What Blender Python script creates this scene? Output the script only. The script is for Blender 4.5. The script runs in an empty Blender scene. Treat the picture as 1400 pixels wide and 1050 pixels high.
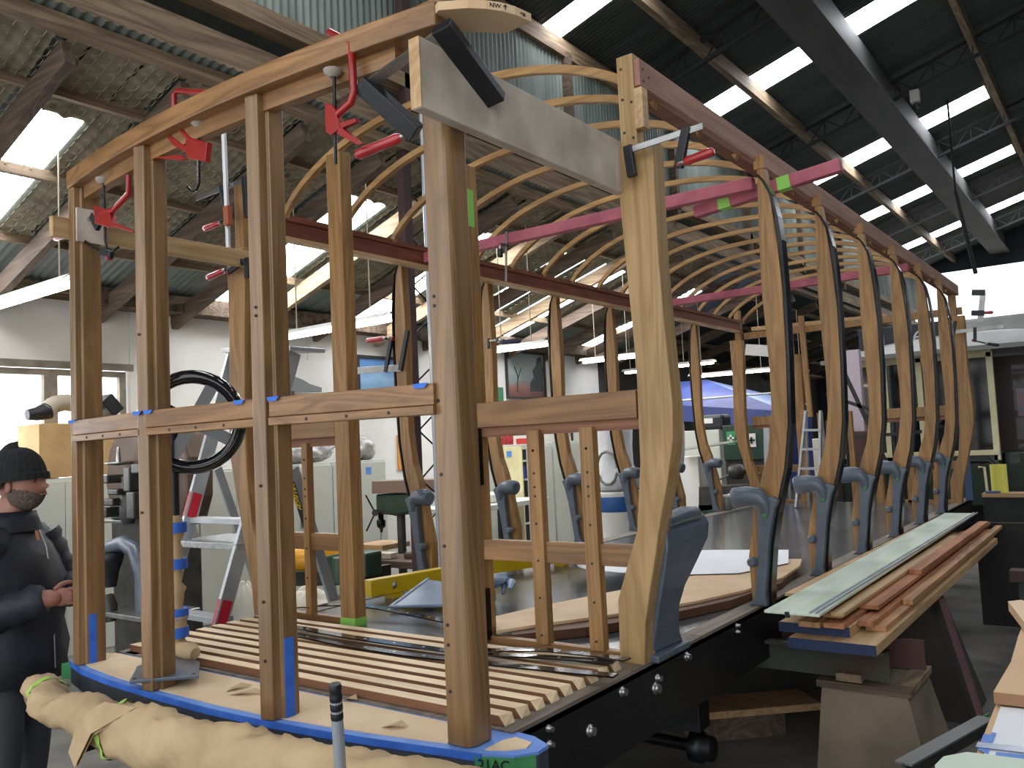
import bpy, bmesh, math, random
from mathutils import Vector, Matrix, Euler
random.seed(7)
S = bpy.context.scene
C = S.collection
F = 0.90                                   # tram floor height above the concrete

# ------------------------------------------------------------ camera
CP = Vector((2.79982326, -1.97960984, 0.906261866 + F))
YAW, PIT, ROL, FPX = -0.635679922, 0.0701949576, -0.0477405235, 1152.09131
cf = Vector((math.sin(YAW)*math.cos(PIT), math.cos(YAW)*math.cos(PIT), math.sin(PIT)))
r0 = Vector((math.cos(YAW), -math.sin(YAW), 0)); u0 = r0.cross(cf)
cr = math.cos(ROL)*r0 + math.sin(ROL)*u0
cu = -math.sin(ROL)*r0 + math.cos(ROL)*u0
cam = bpy.data.cameras.new('camera'); co = bpy.data.objects.new('camera', cam); C.objects.link(co)
M = Matrix((cr, cu, -cf)).transposed().to_4x4(); M.translation = CP
co.matrix_world = M
cam.sensor_width = 36; cam.sensor_fit = 'HORIZONTAL'; cam.lens = FPX/1400*36
cam.clip_start = 0.05; cam.clip_end = 300
S.camera = co

# ------------------------------------------------------------ world, exposure
w = bpy.data.worlds.new('world'); S.world = w; w.use_nodes = True
bg = w.node_tree.nodes['Background']
bg.inputs[0].default_value = (0.95, 0.975, 1.0, 1); bg.inputs[1].default_value = 1.7
S.view_settings.view_transform = 'Standard'; S.view_settings.look = 'None'
S.view_settings.gamma = 1; S.view_settings.use_curve_mapping = False
S.view_settings.exposure = 0.4
SKYLIGHT = 14.0      # glow of the translucent roof sheets
TUBE = 16.0          # glow of the fluorescent tubes

def at(px, py, x=None, y=None, z=None):
    """point of the shed seen along a sight line of the photograph, on the plane x=, y= or z="""
    d = cf + cr*((px-700)/FPX) - cu*((py-525)/FPX)
    i, v = (0, x) if x is not None else (1, y) if y is not None else (2, z)
    return CP + d*((v-CP[i])/d[i])

# ------------------------------------------------------------ materials
def hx(h):
    h = h.lstrip('#'); o = []
    for i in (0, 2, 4):
        c = int(h[i:i+2], 16)/255
        o.append(c/12.92 if c <= .04045 else ((c+.055)/1.055)**2.4)
    return (*o, 1)
MATS = {}
def nodes(name):
    m = bpy.data.materials.new(name); m.use_nodes = True
    nt = m.node_tree; return m, nt, nt.nodes['Principled BSDF'], nt.nodes.new, nt.links.new
def plain(name, c, rough=.6, metal=0., c2=None, scale=6., bump=0., bscale=None, coat=0., stretch=(1,1,1), trans=0.):
    if name in MATS: return MATS[name]
    m, nt, b, N, L = nodes(name)
    b.inputs['Roughness'].default_value = rough; b.inputs['Metallic'].default_value = metal
    b.inputs['Coat Weight'].default_value = coat
    if trans: b.inputs['Transmission Weight'].default_value = trans
    c2 = c2 or c
    tc = N('ShaderNodeTexCoord'); mp = N('ShaderNodeMapping'); mp.inputs['Scale'].default_value = stretch
    L(tc.outputs['Object'], mp.inputs[0])
    nz = N('ShaderNodeTexNoise'); nz.inputs['Scale'].default_value = scale; nz.inputs['Detail'].default_value = 5
    L(mp.outputs[0], nz.inputs['Vector'])
    cr_ = N('ShaderNodeValToRGB'); cr_.color_ramp.elements[0].position = .35; cr_.color_ramp.elements[1].position = .68
    cr_.color_ramp.elements[0].color = hx(c); cr_.color_ramp.elements[1].color = hx(c2)
    L(nz.outputs[0], cr_.inputs[0]); L(cr_.outputs[0], b.inputs['Base Color'])
    if bump:
        n2 = N('ShaderNodeTexNoise'); n2.inputs['Scale'].default_value = bscale or scale*3; n2.inputs['Detail'].default_value = 4
        L(mp.outputs[0], n2.inputs['Vector'])
        bp = N('ShaderNodeBump'); bp.inputs['Strength'].default_value = bump; bp.inputs['Distance'].default_value = .01
        L(n2.outputs[0], bp.inputs['Height']); L(bp.outputs[0], b.inputs['Normal'])
    MATS[name] = m; return m
def wood(name, ca, cb, axis='Z', rough=.45, sc=1., dark=None, coat=0.):
    if name in MATS: return MATS[name]
    m, nt, b, N, L = nodes(name)
    b.inputs['Roughness'].default_value = rough; b.inputs['Coat Weight'].default_value = coat
    b.inputs['Coat Roughness'].default_value = .15
    tc = N('ShaderNodeTexCoord'); oi = N('ShaderNodeObjectInfo')
    ml = N('ShaderNodeMath'); ml.operation = 'MULTIPLY'; ml.inputs[1].default_value = 37.; L(oi.outputs['Random'], ml.inputs[0])
    ad = N('ShaderNodeVectorMath'); ad.operation = 'ADD'; L(tc.outputs['Object'], ad.inputs[0]); L(ml.outputs[0], ad.inputs[1])
    def mapped(s):
        mp = N('ShaderNodeMapping'); v = [s[0]]*3; v['XYZ'.index(axis)] = s[1]; mp.inputs['Scale'].default_value = v
        L(ad.outputs[0], mp.inputs[0]); return mp.outputs[0]
    n1 = N('ShaderNodeTexNoise'); n1.inputs['Scale'].default_value = 1.; n1.inputs['Detail'].default_value = 2
    n1.inputs['Distortion'].default_value = .6
    L(mapped((7*sc, .55*sc)), n1.inputs['Vector'])
    mu = N('ShaderNodeMath'); mu.operation = 'MULTIPLY'; mu.inputs[1].default_value = 11.; L(n1.outputs[0], mu.inputs[0])
    fr = N('ShaderNodeMath'); fr.operation = 'PINGPONG'; fr.inputs[1].default_value = 1.; L(mu.outputs[0], fr.inputs[0])
    n2 = N('ShaderNodeTexNoise'); n2.inputs['Scale'].default_value = 1.; n2.inputs['Detail'].default_value = 6
    L(mapped((90*sc, 3*sc)), n2.inputs['Vector'])
    mx = N('ShaderNodeMix'); mx.data_type = 'FLOAT'; mx.inputs[0].default_value = .55
    L(fr.outputs[0], mx.inputs[2]); L(n2.outputs[0], mx.inputs[3])
    rp = N('ShaderNodeValToRGB'); e = rp.color_ramp.elements
    e[0].position = .15; e[1].position = .85; e[0].color = hx(cb); e[1].color = hx(ca)
    L(mx.outputs[0], rp.inputs[0])
    n3 = N('ShaderNodeTexNoise'); n3.inputs['Scale'].default_value = 1.; n3.inputs['Detail'].default_value = 3
    L(mapped((5*sc, 1.2*sc)), n3.inputs['Vector'])
    mr = N('ShaderNodeMapRange'); mr.inputs[1].default_value = .3; mr.inputs[2].default_value = .7
    mr.inputs[3].default_value = .8; mr.inputs[4].default_value = 1.12; L(n3.outputs[0], mr.inputs[0])
    mm = N('ShaderNodeVectorMath'); mm.operation = 'SCALE'; L(rp.outputs[0], mm.inputs[0]); L(mr.outputs[0], mm.inputs['Scale'])
    L(mm.outputs[0], b.inputs['Base Color'])
    bp = N('ShaderNodeBump'); bp.inputs['Strength'].default_value = .12; bp.inputs['Distance'].default_value = .004
    L(n2.outputs[0], bp.inputs['Height']); L(bp.outputs[0], b.inputs['Normal'])
    MATS[name] = m; return m
def glow(name, c, s):
    if name in MATS: return MATS[name]
    m, nt, b, N, L = nodes(name)
    b.inputs['Base Color'].default_value = hx(c); b.inputs['Emission Color'].default_value = hx(c)
    b.inputs['Emission Strength'].default_value = s
    MATS[name] = m; return m

TEAK, TEAKD = '#9a6f43', '#6a4526'
w_post = wood('oiled_post_wood', '#92704a', '#6c5031', 'Z', .36, 1.5, coat=.25)
w_postp = wood('pale_post_wood', '#b79767', '#967548', 'Z', .5, 1.4)
w_side = wood('side_post_wood', '#ab8350', '#825d34', 'Z', .45, 1.4)
w_railX = wood('oiled_rail_wood', '#9f764a', '#704e2e', 'X', .42, 1.4, coat=.08)
w_hoop = wood('hoop_wood', '#bc945e', '#8d683c', 'X', .45)
w_red = wood('red_rail_wood', '#8a4c33', '#5d2e1f', 'Y', .5)
w_pinkb = wood('letterboard_wood', '#b08873', '#93695a', 'Y', .6)
m_ply = plain('grey_ply', '#cdc1b2', .65, c2='#a99c8d', scale=5, bump=.1)
w_maple = wood('pale_slat_wood', '#ecd6b0', '#d6b88c', 'X', .5)
w_slatside = wood('slat_side_wood', '#94674a', '#6f4832', 'X', .6)
w_old = wood('weathered_timber', '#9a8468', '#5e4d3c', 'Y', .8)
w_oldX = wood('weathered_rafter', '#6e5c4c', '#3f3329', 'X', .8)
w_litX = wood('rafter_lit_tint', '#b09a7c', '#7c6549', 'X', .8)  # paler copy of the rafter timber; skylight brightness put into its colour
w_light = wood('pale_board_wood', '#cfae82', '#ab875b', 'Y', .5)
w_lightX = wood('pale_board_wood_x', '#c8a47c', '#a37d55', 'X', .5)
m_black = plain('black_iron', '#0d0e10', .22, .4, c2='#191a1d', scale=9)
m_girder = plain('black_painted_girder', '#07080a', .42, .0, c2='#101216', scale=3, bump=.08)
m_grey = plain('grey_primer', '#5b6470', .42, .1, c2='#4e5762', scale=8, bump=.05, coat=.15)
m_steel = plain('bare_steel', '#a9aaa8', .3, .9, c2='#8a8b8a', scale=10)
m_alu = plain('ladder_aluminium', '#c3c7cb', .4, .45, c2='#acb0b4', scale=5)
m_red = plain('red_clamp_paint', '#a3231f', .35, .1, c2='#7c1714', scale=8, coat=.3)
m_redh = plain('red_handle', '#b02a2e', .3, 0, c2='#8f1e22', scale=6, coat=.4)
m_dark = plain('black_plastic', '#15171c', .45, 0, c2='#1e2027', scale=8)
m_pink = plain('pink_primer_timber', '#b5616f', .6, 0, c2='#9b4d5c', scale=7, bump=.1)
m_gtape = plain('green_tape', '#8fcf5c', .6)
m_btape = plain('blue_tape', '#2c5fc0', .6, c2='#3a74d6', scale=12, bump=.1)
m_btape2 = plain('pale_blue_tape', '#6f97dc', .65, c2='#5c86d2', scale=9, bump=.1)
m_paper = plain('brown_paper', '#dcc5a4', .8, c2='#cfb490', scale=3.5, bump=.15)
m_kraft = plain('wrapping_paper', '#c0a782', .75, c2='#a68c68', scale=4, bump=.9, bscale=12)
m_floor = plain('tram_floor_sheet', '#75777a', .2, .55, c2='#4d5054', scale=2.2, bump=.12, bscale=5)
m_conc = plain('concrete', '#6f6c66', .85, c2='#565450', scale=2.5, bump=.3)
m_white = plain('white_wall_panel', '#e4e2dc', .7, c2='#d2d0ca', scale=1.2)
m_clere = plain('clerestory_sheet', '#87918a', .6, .1, c2='#666f69', scale=1.5, stretch=(1, 3, .4))
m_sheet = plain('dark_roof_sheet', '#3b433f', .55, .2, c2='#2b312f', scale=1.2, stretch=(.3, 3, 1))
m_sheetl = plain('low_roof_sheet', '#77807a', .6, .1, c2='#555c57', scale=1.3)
m_truss = plain('truss_steel', '#121313', .8, 0)
m_beam = plain('big_beam_paint', '#4a4a49', .7, c2='#333433', scale=2, bump=.2, stretch=(1, .3, 1))
m_ins = plain('insulation_quilt', '#8e8672', .9, c2='#6f6753', scale=6, bump=.3)
m_wire = plain('chicken_wire', '#b5ac92', .6, .3)
m_sky = glow('translucent_roof_sheet', '#f4f8ff', SKYLIGHT)
m_tube = glow('fluorescent_tube', '#fff6e0', TUBE)
m_cab = plain('cabinet_enamel', '#c6c8bd', .5, c2='#b9bbb0', scale=1)
m_glassw = glow('bright_window_pane', '#f6f9ff', 3.2)

# ------------------------------------------------------------ mesh tools
WL = {}
class MB:
    def __init__(s): s.v = []; s.f = []; s.mi = []; s.m = 0; s.sm = []
    def add(s, vs, fs, smooth=False):
        o = len(s.v); s.v += [Vector(v) for v in vs]
        for f in fs: s.f.append([i+o for i in f]); s.mi.append(s.m); s.sm.append(smooth)
        return s
    def box(s, x0, x1, y0, y1, z0, z1):
        s.add([(x, y, z) for x in (x0, x1) for y in (y0, y1) for z in (z0, z1)],
              [(0,1,3,2), (4,6,7,5), (0,4,5,1), (2,3,7,6), (0,2,6,4), (1,5,7,3)]); return s
    def obox(s, p, q, wd, ht, up=(0, 0, 1)):
        """bar from p to q, section wd (sideways) by ht (along up)"""
        p = Vector(p); q = Vector(q); d = (q-p).normalized(); u = Vector(up)
        sd = d.cross(u)
        if sd.length < 1e-4: sd = d.cross(Vector((1, 0, 0)))
        sd.normalize(); u = sd.cross(d).normalized()
        a = sd*wd/2; b = u*ht/2
        s.add([p-a-b, p-a+b, p+a-b, p+a+b, q-a-b, q-a+b, q+a-b, q+a+b],
              [(0,1,3,2), (4,6,7,5), (0,4,5,1), (2,3,7,6), (0,2,6,4), (1,5,7,3)]); return s
    def prism(s, pts, axis, a, b):
        """outline pts extruded along axis ('x','y','z') from a to b; pts are the two other coordinates in xyz order"""
        n = len(pts)
        def mk(p, t): return {'x': (t, p[0], p[1]), 'y': (p[0], t, p[1]), 'z': (p[0], p[1], t)}[axis]
        s.add([mk(p, a) for p in pts]+[mk(p, b) for p in pts],
              [list(range(n)), list(range(2*n-1, n-1, -1))]+[(i, (i+1) % n, n+(i+1) % n, n+i) for i in range(n)]); return s
    def tube(s, pts, r, n=8, closed=False, caps=True):
        pts = [Vector(p) for p in pts]; k = len(pts); rs = r if isinstance(r, (list, tuple)) else [r]*k
        vs = []; prev = None
        for i, p in enumerate(pts):
            if closed: d = pts[(i+1) % k]-pts[i-1]
            else: d = pts[min(i+1, k-1)]-pts[max(i-1, 0)]
            d.normalize()
            a = prev-d*prev.dot(d) if prev is not None else (d.cross(Vector((0, 0, 1))) if abs(d.z) < .9 else d.cross(Vector((1, 0, 0))))
            a.normalize(); prev = a; b = d.cross(a)
            for j in range(n):
                t = 2*math.pi*j/n; vs.append(p+(a*math.cos(t)+b*math.sin(t))*rs[i])
        fs = []
        for i in range(k if closed else k-1):
            for j in range(n):
                i2 = (i+1) % k; fs.append((i*n+j, i*n+(j+1) % n, i2*n+(j+1) % n, i2*n+j))
        s.add(vs, fs, True)
        if caps and not closed:
            s.add(vs[:n], [list(range(n))[::-1]]); s.add(vs[-n:], [list(range(n))])
        return s
    def lathe(s, c, prof, n=16, axis='z', smooth=True):
        """prof: (radius, height) pairs turned about axis through c"""
        c = Vector(c); vs = []
        for (r, h) in prof:
            for j in range(n):
                t = 2*math.pi*j/n; a, b = r*math.cos(t), r*math.sin(t)
                vs.append(c+Vector({'z': (a, b, h), 'x': (h, a, b), 'y': (a, h, b)}[axis]))
        fs = [(i*n+j, i*n+(j+1) % n, (i+1)*n+(j+1) % n, (i+1)*n+j) for i in range(len(prof)-1) for j in range(n)]
        s.add(vs, fs, smooth); s.add(vs[:n], [list(range(n))]); s.add(vs[-n:], [list(range(n))]); return s
    def strip(s, pa, pb, pc, pd):
        """skin between four equal-length polylines (a closed swept section)"""
        k = len(pa); vs = []
        for i in range(k): vs += [pa[i], pb[i], pc[i], pd[i]]
        fs = [(4*i+j, 4*i+(j+1) % 4, 4*i+4+(j+1) % 4, 4*i+4+j) for i in range(k-1) for j in range(4)]
        fs += [(0, 1, 2, 3), (4*k-4, 4*k-3, 4*k-2, 4*k-1)]
        s.add(vs, fs); return s
    def grid(s, P, nu, nv, smooth=True):
        vs = [P(i/nu, j/nv) for i in range(nu+1) for j in range(nv+1)]
        s.add(vs, [(i*(nv+1)+j, (i+1)*(nv+1)+j, (i+1)*(nv+1)+j+1, i*(nv+1)+j+1) for i in range(nu) for j in range(nv)], smooth); return s
    def text(s, body, size, org, ux, uy, depth=.0015, align='LEFT'):
        cu_ = bpy.data.curves.new('t', 'FONT'); cu_.body = body; cu_.size = size; cu_.extrude = depth; cu_.align_x = align
        o = bpy.data.objects.new('t', cu_); C.objects.link(o)
        me = bpy.data.meshes.new_from_object(o.evaluated_get(bpy.context.evaluated_depsgraph_get()))
        ux = Vector(ux).normalized(); uy = Vector(uy).normalized(); un_ = ux.cross(uy); org = Vector(org)
        s.add([org+ux*v.co.x+uy*v.co.y+un_*v.co.z for v in me.vertices], [list(p.vertices) for p in me.polygons])
        bpy.data.objects.remove(o); bpy.data.curves.remove(cu_); bpy.data.meshes.remove(me); return s
    def build(s, name, mat, parent=None, bevel=0., fix=True, tf=None, **kw):
        if tf is not None: s.v = [tf @ v for v in s.v]
        lo = Vector([min(v[i] for v in s.v) for i in range(3)]); hi = Vector([max(v[i] for v in s.v) for i in range(3)])
        o_ = Vector(((lo.x+hi.x)/2, (lo.y+hi.y)/2, lo.z))
        me = bpy.data.meshes.new(name); me.from_pydata([v-o_ for v in s.v], [], s.f)
        for mm in (mat if isinstance(mat, (list, tuple)) else [mat]): me.materials.append(mm)
        me.polygons.foreach_set('material_index', s.mi); me.polygons.foreach_set('use_smooth', s.sm)
        if fix:
            bm = bmesh.new(); bm.from_mesh(me); bmesh.ops.recalc_face_normals(bm, faces=bm.faces); bm.to_mesh(me); bm.free()
        me.update()
        o = bpy.data.objects.new(name, me); C.objects.link(o)
        base = WL.get(parent.name, Vector((0, 0, 0))) if parent else Vector((0, 0, 0))
        if parent: o.parent = parent
        o.location = o_-base; WL[o.name] = o_
        if bevel:
            b = o.modifiers.new('b', 'BEVEL'); b.width = bevel; b.segments = 2; b.limit_method = 'ANGLE'; b.angle_limit = .7
        for k, v in kw.items(): o[k] = v
        return o
def tag(o, label, category, group=None):
    o['label'] = label; o['category'] = category
    if group: o['group'] = group
    return o
def thing(name, label, category, loc=(0, 0, 0), group=None):
    o = bpy.data.objects.new(name, None); C.objects.link(o); o.location = loc; WL[o.name] = Vector(loc)
    o.empty_display_size = .1
    return tag(o, label, category, group)
def copy_tree(o, parent=None):
    c = o.copy(); C.objects.link(c)
    if parent: c.parent = parent
    for ch in [q for q in bpy.data.objects if q.parent == o]: copy_tree(ch, c)
    return c
def struct(o): o['kind'] = 'structure'; return o
def bx(name, mat, b, parent=None, bevel=0., **kw): return MB().box(*b).build(name, mat, parent, bevel, **kw)
def line(a, b, n): return [Vector(a).lerp(Vector(b), i/n) for i in range(n+1)]
def ss(t): return t*t*(3-2*t)

# ============================================================ THE SHED
XW, XC = -5.75, -2.4                        # white side wall, line of the old beam and upper wall
def zl(x): return 3.53+.32*(x-XW)           # low roof sheet
def zh(x): return 6.65+.29*(x-XC)           # high roof sheet
fl = MB().box(XW-.1, 9, -6, 27, -.12, 0).build('floor', m_conc); struct(fl)
yard = struct(MB().box(-30, 40, 27, 90, -.14, -.02).build('ground', plain('yard_concrete', '#a8a6a0', .9)))

# --- side wall with windows
wl = MB(); 
wl.box(XW-.1, XW, -5, -1.6, 0, 3.45); wl.box(XW-.1, XW, -1.6, 2.78, 0, 1.35); wl.box(XW-.1, XW, -1.6, 2.78, 2.78, 3.45)
wall_left = struct(wl.build('wall_left', m_white))
for y0, y1 in ((2.78, 5.18), (5.18, 7.6), (7.6, 10.0), (10.0, 12.5)):
    bx('wall_panel', m_white, (XW-.1, XW+.006, y0+.004, y1-.004, 0, 3.45), wall_left)
m_wframe = plain('window_frame_timber', '#8d8577', .7, c2='#6d665a')
for n, (y0, y1) in enumerate(((-1.55, .1), (.2, 1.9), (2.03, 2.66))):
    wn = MB(); wn.box(XW-.08, XW+.02, y0-.06, y0, 1.35, 2.75); wn.box(XW-.08, XW+.02, y1, y1+.07, 1.35, 2.75)
    wn.box(XW-.08, XW+.02, y0, y1, 2.69, 2.75); wn.box(XW-.08, XW+.02, y0, y1, 1.35, 1.41)
    wn = struct(wn.build('window_%d' % (n+1), m_wframe))
    bx('window_pane', m_glassw, (XW-.05, XW-.04, y0, y1, 1.41, 2.69), wn)
t = struct(bx('trim_1', m_wframe, (XW, XW+.05, -1.7, 2.8, 2.76, 2.83)))
# dark far part of the side wall
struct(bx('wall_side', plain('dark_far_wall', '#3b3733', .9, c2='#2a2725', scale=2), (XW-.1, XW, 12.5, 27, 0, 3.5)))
struct(bx('trim_2', plain('ragged_quilt_edge', '#6b5a48', .95, c2='#3e342b', scale=14, bump=1.), (XW+.0, XW+.28, 2.3, 12.5, 3.4, 3.58)))

# --- low lean-to roof
low = struct(bx('ceiling_left', w_old, (XW-.12, XW+.02, -4, 27, 3.46, 3.53)))
def sheet(parent, x0, x1, y0, y1, zf, mat, off=0., name='roof_sheet', amp=.01):
    n = max(2, int((y1-y0)/.019))
    def P(u, v):
        x = x0+(x1-x0)*u; y = y0+(y1-y0)*v
        return (x, y, zf(x)+off+amp*math.sin(y/.076*2*math.pi))
    return MB().grid(P, 1, n).build(name, mat, parent, fix=False)
lowsky = [(.74, 1.08), (3.58, 4.2), (5.65, 6.25), (7.55, 8.1), (8.6, 9.3), (11.6, 12.2)]
y = -4.
while y < 27:
    nx = next(((a, b) for a, b in lowsky if y <= a < y+.8), None)
    if nx and nx[0]-y < .02 or (nx and abs(nx[0]-y) < 1e-6):
        y1 = nx[1]
        bx_ = MB().add([(-3.22, nx[0], zl(-3.22)), (-3.22, nx[1], zl(-3.22)), (XW, nx[1], zl(XW)), (XW, nx[0], zl(XW))], [(0, 1, 2, 3)]).build('skylight_sheet', m_sky, low, fix=False)
        sheet(low, -3.22, -2.3, y, y1, zl, m_sheetl)
        y = y1; continue
    y1 = nx[0] if nx else min(y+.8, 27)
    far = y > 13
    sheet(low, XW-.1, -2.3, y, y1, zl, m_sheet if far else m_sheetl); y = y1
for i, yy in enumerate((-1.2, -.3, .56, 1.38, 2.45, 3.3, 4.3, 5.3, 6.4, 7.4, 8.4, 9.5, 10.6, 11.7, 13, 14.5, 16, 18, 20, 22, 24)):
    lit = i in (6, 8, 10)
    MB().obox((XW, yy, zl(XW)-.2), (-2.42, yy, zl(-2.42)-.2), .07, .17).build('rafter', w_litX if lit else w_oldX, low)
for xx in (-2.95, -3.88, -4.8, -5.55):
    MB().obox((xx, -4, zl(xx)-.07), (xx, 27, zl(xx)-.07), .05, .08).build('batten', w_old, low)
# insulation quilt with wire netting between the battens
def hexh(x, y, p=.1):
    a = x/p; b = y/(p*.9); r = round(b); a2 = a-(.5 if r % 2 else 0); da = a2-round(a2); db = (b-r)*.9
    return max(0, .5-math.hypot(da, db))
bays = [(-2.2, -.34), (-.26, .52), (.6, .73), (1.1, 1.34), (1.42, 2.41), (2.49, 3.26), (3.34, 3.56), (4.22, 4.26), (4.34, 5.26), (5.34, 5.62), (6.27, 6.36), (6.44, 7.36), (7.44, 7.54), (8.12, 8.36), (9.32, 11.5)]
q = MB(); wq = MB()
for (a, b) in bays:
    for (x0, x1) in ((-2.92, -2.42), (-3.85, -2.98), (-4.77, -3.91)):
        if b < 2.3 and x0 < -4.6: x1 = x0+.45 if b < 0 else x1
        nu = int((x1-x0)/.022); nv = max(2, int((b-a)/.022))
        def P(u, v):
            x = x0+(x1-x0)*u; y = a+(b-a)*v
            return (x, y, zl(x)-.045-.05*hexh(x, y)-.012*math.sin(x*7+y*5))
        q.grid(P, nu, nv)
# the strips above the skylights are quilted too
for a, b in lowsky[:5]:
    x0, x1 = -3.2, -2.42
    q.grid(lambda u, v: (x0+(x1-x0)*u, a+(b-a)*v, zl(x0+(x1-x0)*u)-.045-.05*hexh(x0+(x1-x0)*u, a+(b-a)*v)), 34, max(2, int((b-a)/.022)))
q.build('insulation_quilt', m_ins, low, fix=False, kind='stuff')
p = .1
j = 0; yy = -2.2
while yy < 7.4:
    off = .5*p if j % 2 else 0
    i = 0
    while True:
        xx = -4.75+off+i*p; i += 1
        if xx > -2.45: break
        c = Vector((xx, yy, zl(xx)-.09))
        for ang in (30, 90, 150):
            t_ = math.radians(ang); d = Vector((math.cos(t_+math.pi/2), math.sin(t_+math.pi/2)*.9, 0)); e = Vector((math.cos(t_), math.sin(t_)*.9, 0))
            m1 = c+e*p*.5; a1 = m1-d*p*.29; b1 = m1+d*p*.29
            a1.z = zl(a1.x)-.062; b1.z = zl(b1.x)-.062
            wq.add([a1+Vector((0, 0, -.002)), a1+e*.0022, a1-e*.0022, b1+Vector((0, 0, -.002)), b1+e*.0022, b1-e*.0022], [(0, 1, 4, 3), (1, 2, 5, 4), (2, 0, 3, 5)])
    yy += p*.9; j += 1
wq.build('wire_netting', m_wire, low, fix=False, kind='stuff')

# --- old beam, upper wall
ob = struct(MB().box(XC-.06, XC, -4, 27, 4.6, 4.93).build('trim_3', w_old))
bx('lower_plate', w_old, (XC-.1, XC+.05, -4, 27, 4.52, 4.6), ob)
struct(bx('trim_4', w_old, (XC-.1, XC+.07, -4, 27, 5.1, 5.24)))
struct(bx('trim_5', plain('gap_shade_board', '#2c3230', .8, c2='#1f2422'), (XC-.25, XC-.2, -4, 27, 4.7, 5.2)))  # dark board put in for the shaded gap above the old beam
up = struct(bx('wall_upper', w_old, (XC-.06, XC+.04, -4, 27, 6.4, 6.6)))
y = -4.
while y < 27:
    def P(u, v, y=y): 
        yy = y+.86*v; return (XC-.03+.012*math.sin(yy/.076*2*math.pi), yy, 5.2+1.3*u)
    MB().grid(P, 1, 45).build('wall_sheet', m_clere, up, fix=False); y += .86
m_col = plain('maroon_column', '#4a3334', .6, c2='#3a2a2b')
for yy in (.8, 3.6, 6.45, 9.3, 12.2, 15.1, 18, 21):
    bx('stud', m_col if yy == 3.6 else w_oldX, (XC-.02, XC+.07, yy-.05, yy+.05, 4.95, 6.45), up)
colm = MB(); colm.box(XC-.05, XC+.03, 3.52, 3.62, 0, 4.52); colm.box(XC-.05, XC+.03, 3.94, 3.98, 0, 4.52)
colm = struct(colm.build('trim_6', m_col))
lz = MB(); z = .2
while z < 4.3:
    lz.obox((XC, 3.62, z), (XC, 3.94, z+.22), .012, .012); lz.obox((XC, 3.94, z+.22), (XC, 3.62, z+.44), .012, .012); z += .44
lz.build('lacing_bar', m_black, colm)
cd = MB()
for k in (0, .06): cd.tube([(XC+.1, 3.72+k, .3), (XC+.1, 3.72+k, 4.9)], .022, 8)
cd.tube([(XC+.1, 3.86, .3), (XC+.1, 3.86, 4.5)], .012, 6)
tag(cd.build('conduit_pipe', plain('grey_conduit', '#b7bcc2', .45, .3)), 'pair of pale grey conduit pipes running up the maroon lattice column', 'pipe')

# --- high roof
hi = struct(bx('ceiling_right', w_old, (XC-.06, XC+.02, -5, 27, 6.56, 6.63)))
hsky = [(1.6, 2.2), (6.0, 6.4), (9.8, 10.42), (14.65, 15.38), (18.7, 19.42), (23.1, 23.8)]
y = -5.
while y < 27:
    nx = next(((a, b) for a, b in hsky if y <= a+1e-6 < y+.8), None)
    if nx and nx[0]-y < .02:
        a, b = nx; x0 = XC
        for (x0, x1) in ((XC, -1.4), (-1.4, -.25), (-.25, 1.1)):
            MB().add([(x0, a, zh(x0)), (x1, a, zh(x1)), (x1, b, zh(x1)), (x0, b, zh(x0))], [(0, 1, 2, 3)]).build('skylight_sheet', m_sky, hi, fix=False)
        MB().add([(4.2, a, zh(4.2)), (7.6, a, zh(7.6)), (7.6, b, zh(7.6)), (4.2, b, zh(4.2))], [(0, 1, 2, 3)]).build('skylight_sheet', m_sky, hi, fix=False)  # extra glowing strips out of view, added to brighten slats and floor
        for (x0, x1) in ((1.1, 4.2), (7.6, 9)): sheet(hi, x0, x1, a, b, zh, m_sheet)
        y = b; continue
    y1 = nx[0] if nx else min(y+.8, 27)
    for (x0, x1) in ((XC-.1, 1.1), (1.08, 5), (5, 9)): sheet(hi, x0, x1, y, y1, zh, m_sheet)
    y = y1
for xx in (-1.36, 1.24, 3.7, 6.2):
    MB().obox((xx, -5, zh(xx)-.13), (xx, 27, zh(xx)-.13), .09, .2).build('purlin', w_old, hi)
bb = MB().box(-.3, .08, -5, 27, 6.83, zh(-.2)-.02); bb.box(-.36, .15, -5, 27, 6.78, 6.83)
bb.build('roof_beam', m_beam, hi)
for yy in (-.8, 3.6, 8.05, 12.3, 16.0, 20.1, 24.2):
    tr = MB(); a, b = -2.4, 9
    for o_ in (-.12, -.4): tr.obox((a, yy, zh(a)+o_), (b, yy, zh(b)+o_), .06, .05)
    tr = tr.build('roof_truss', m_truss, hi)
    wb = MB(); x = a; k = 0
    while x < b-.3:
        z0, z1 = (zh(x)-.4, zh(x+.28)-.12) if k % 2 == 0 else (zh(x)-.12, zh(x+.28)-.4)
        wb.obox((x, yy, z0), (x+.28, yy, z1), .018, .018)
        if k % 2: wb.obox((x, yy, zh(x)-.12), (x, yy, zh(x)-.4), .018, .018)
        x += .28; k += 1
    wb.build('truss_web', m_truss, tr)

# --- far gable with the open doorway, right-hand wall
m_farw = plain('far_gable_sheet', '#333a40', .7, c2='#23292e', scale=1.5)
fw = MB(); fw.box(XW-.1, -3.6, 27, 27.1, 0, 6.3); fw.box(3.6, 9, 27, 27.1, 0, 10); fw.add([(-3.6, 27, 6.45), (3.6, 27, 6.45), (3.6, 27, 10), (-3.6, 27, 8)], [(0, 1, 2, 3)])
struct(fw.build('wall_far', m_farw))
struct(bx('wall_right', m_farw, (9, 9.1, -5, 27, 0, 10)))

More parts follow.
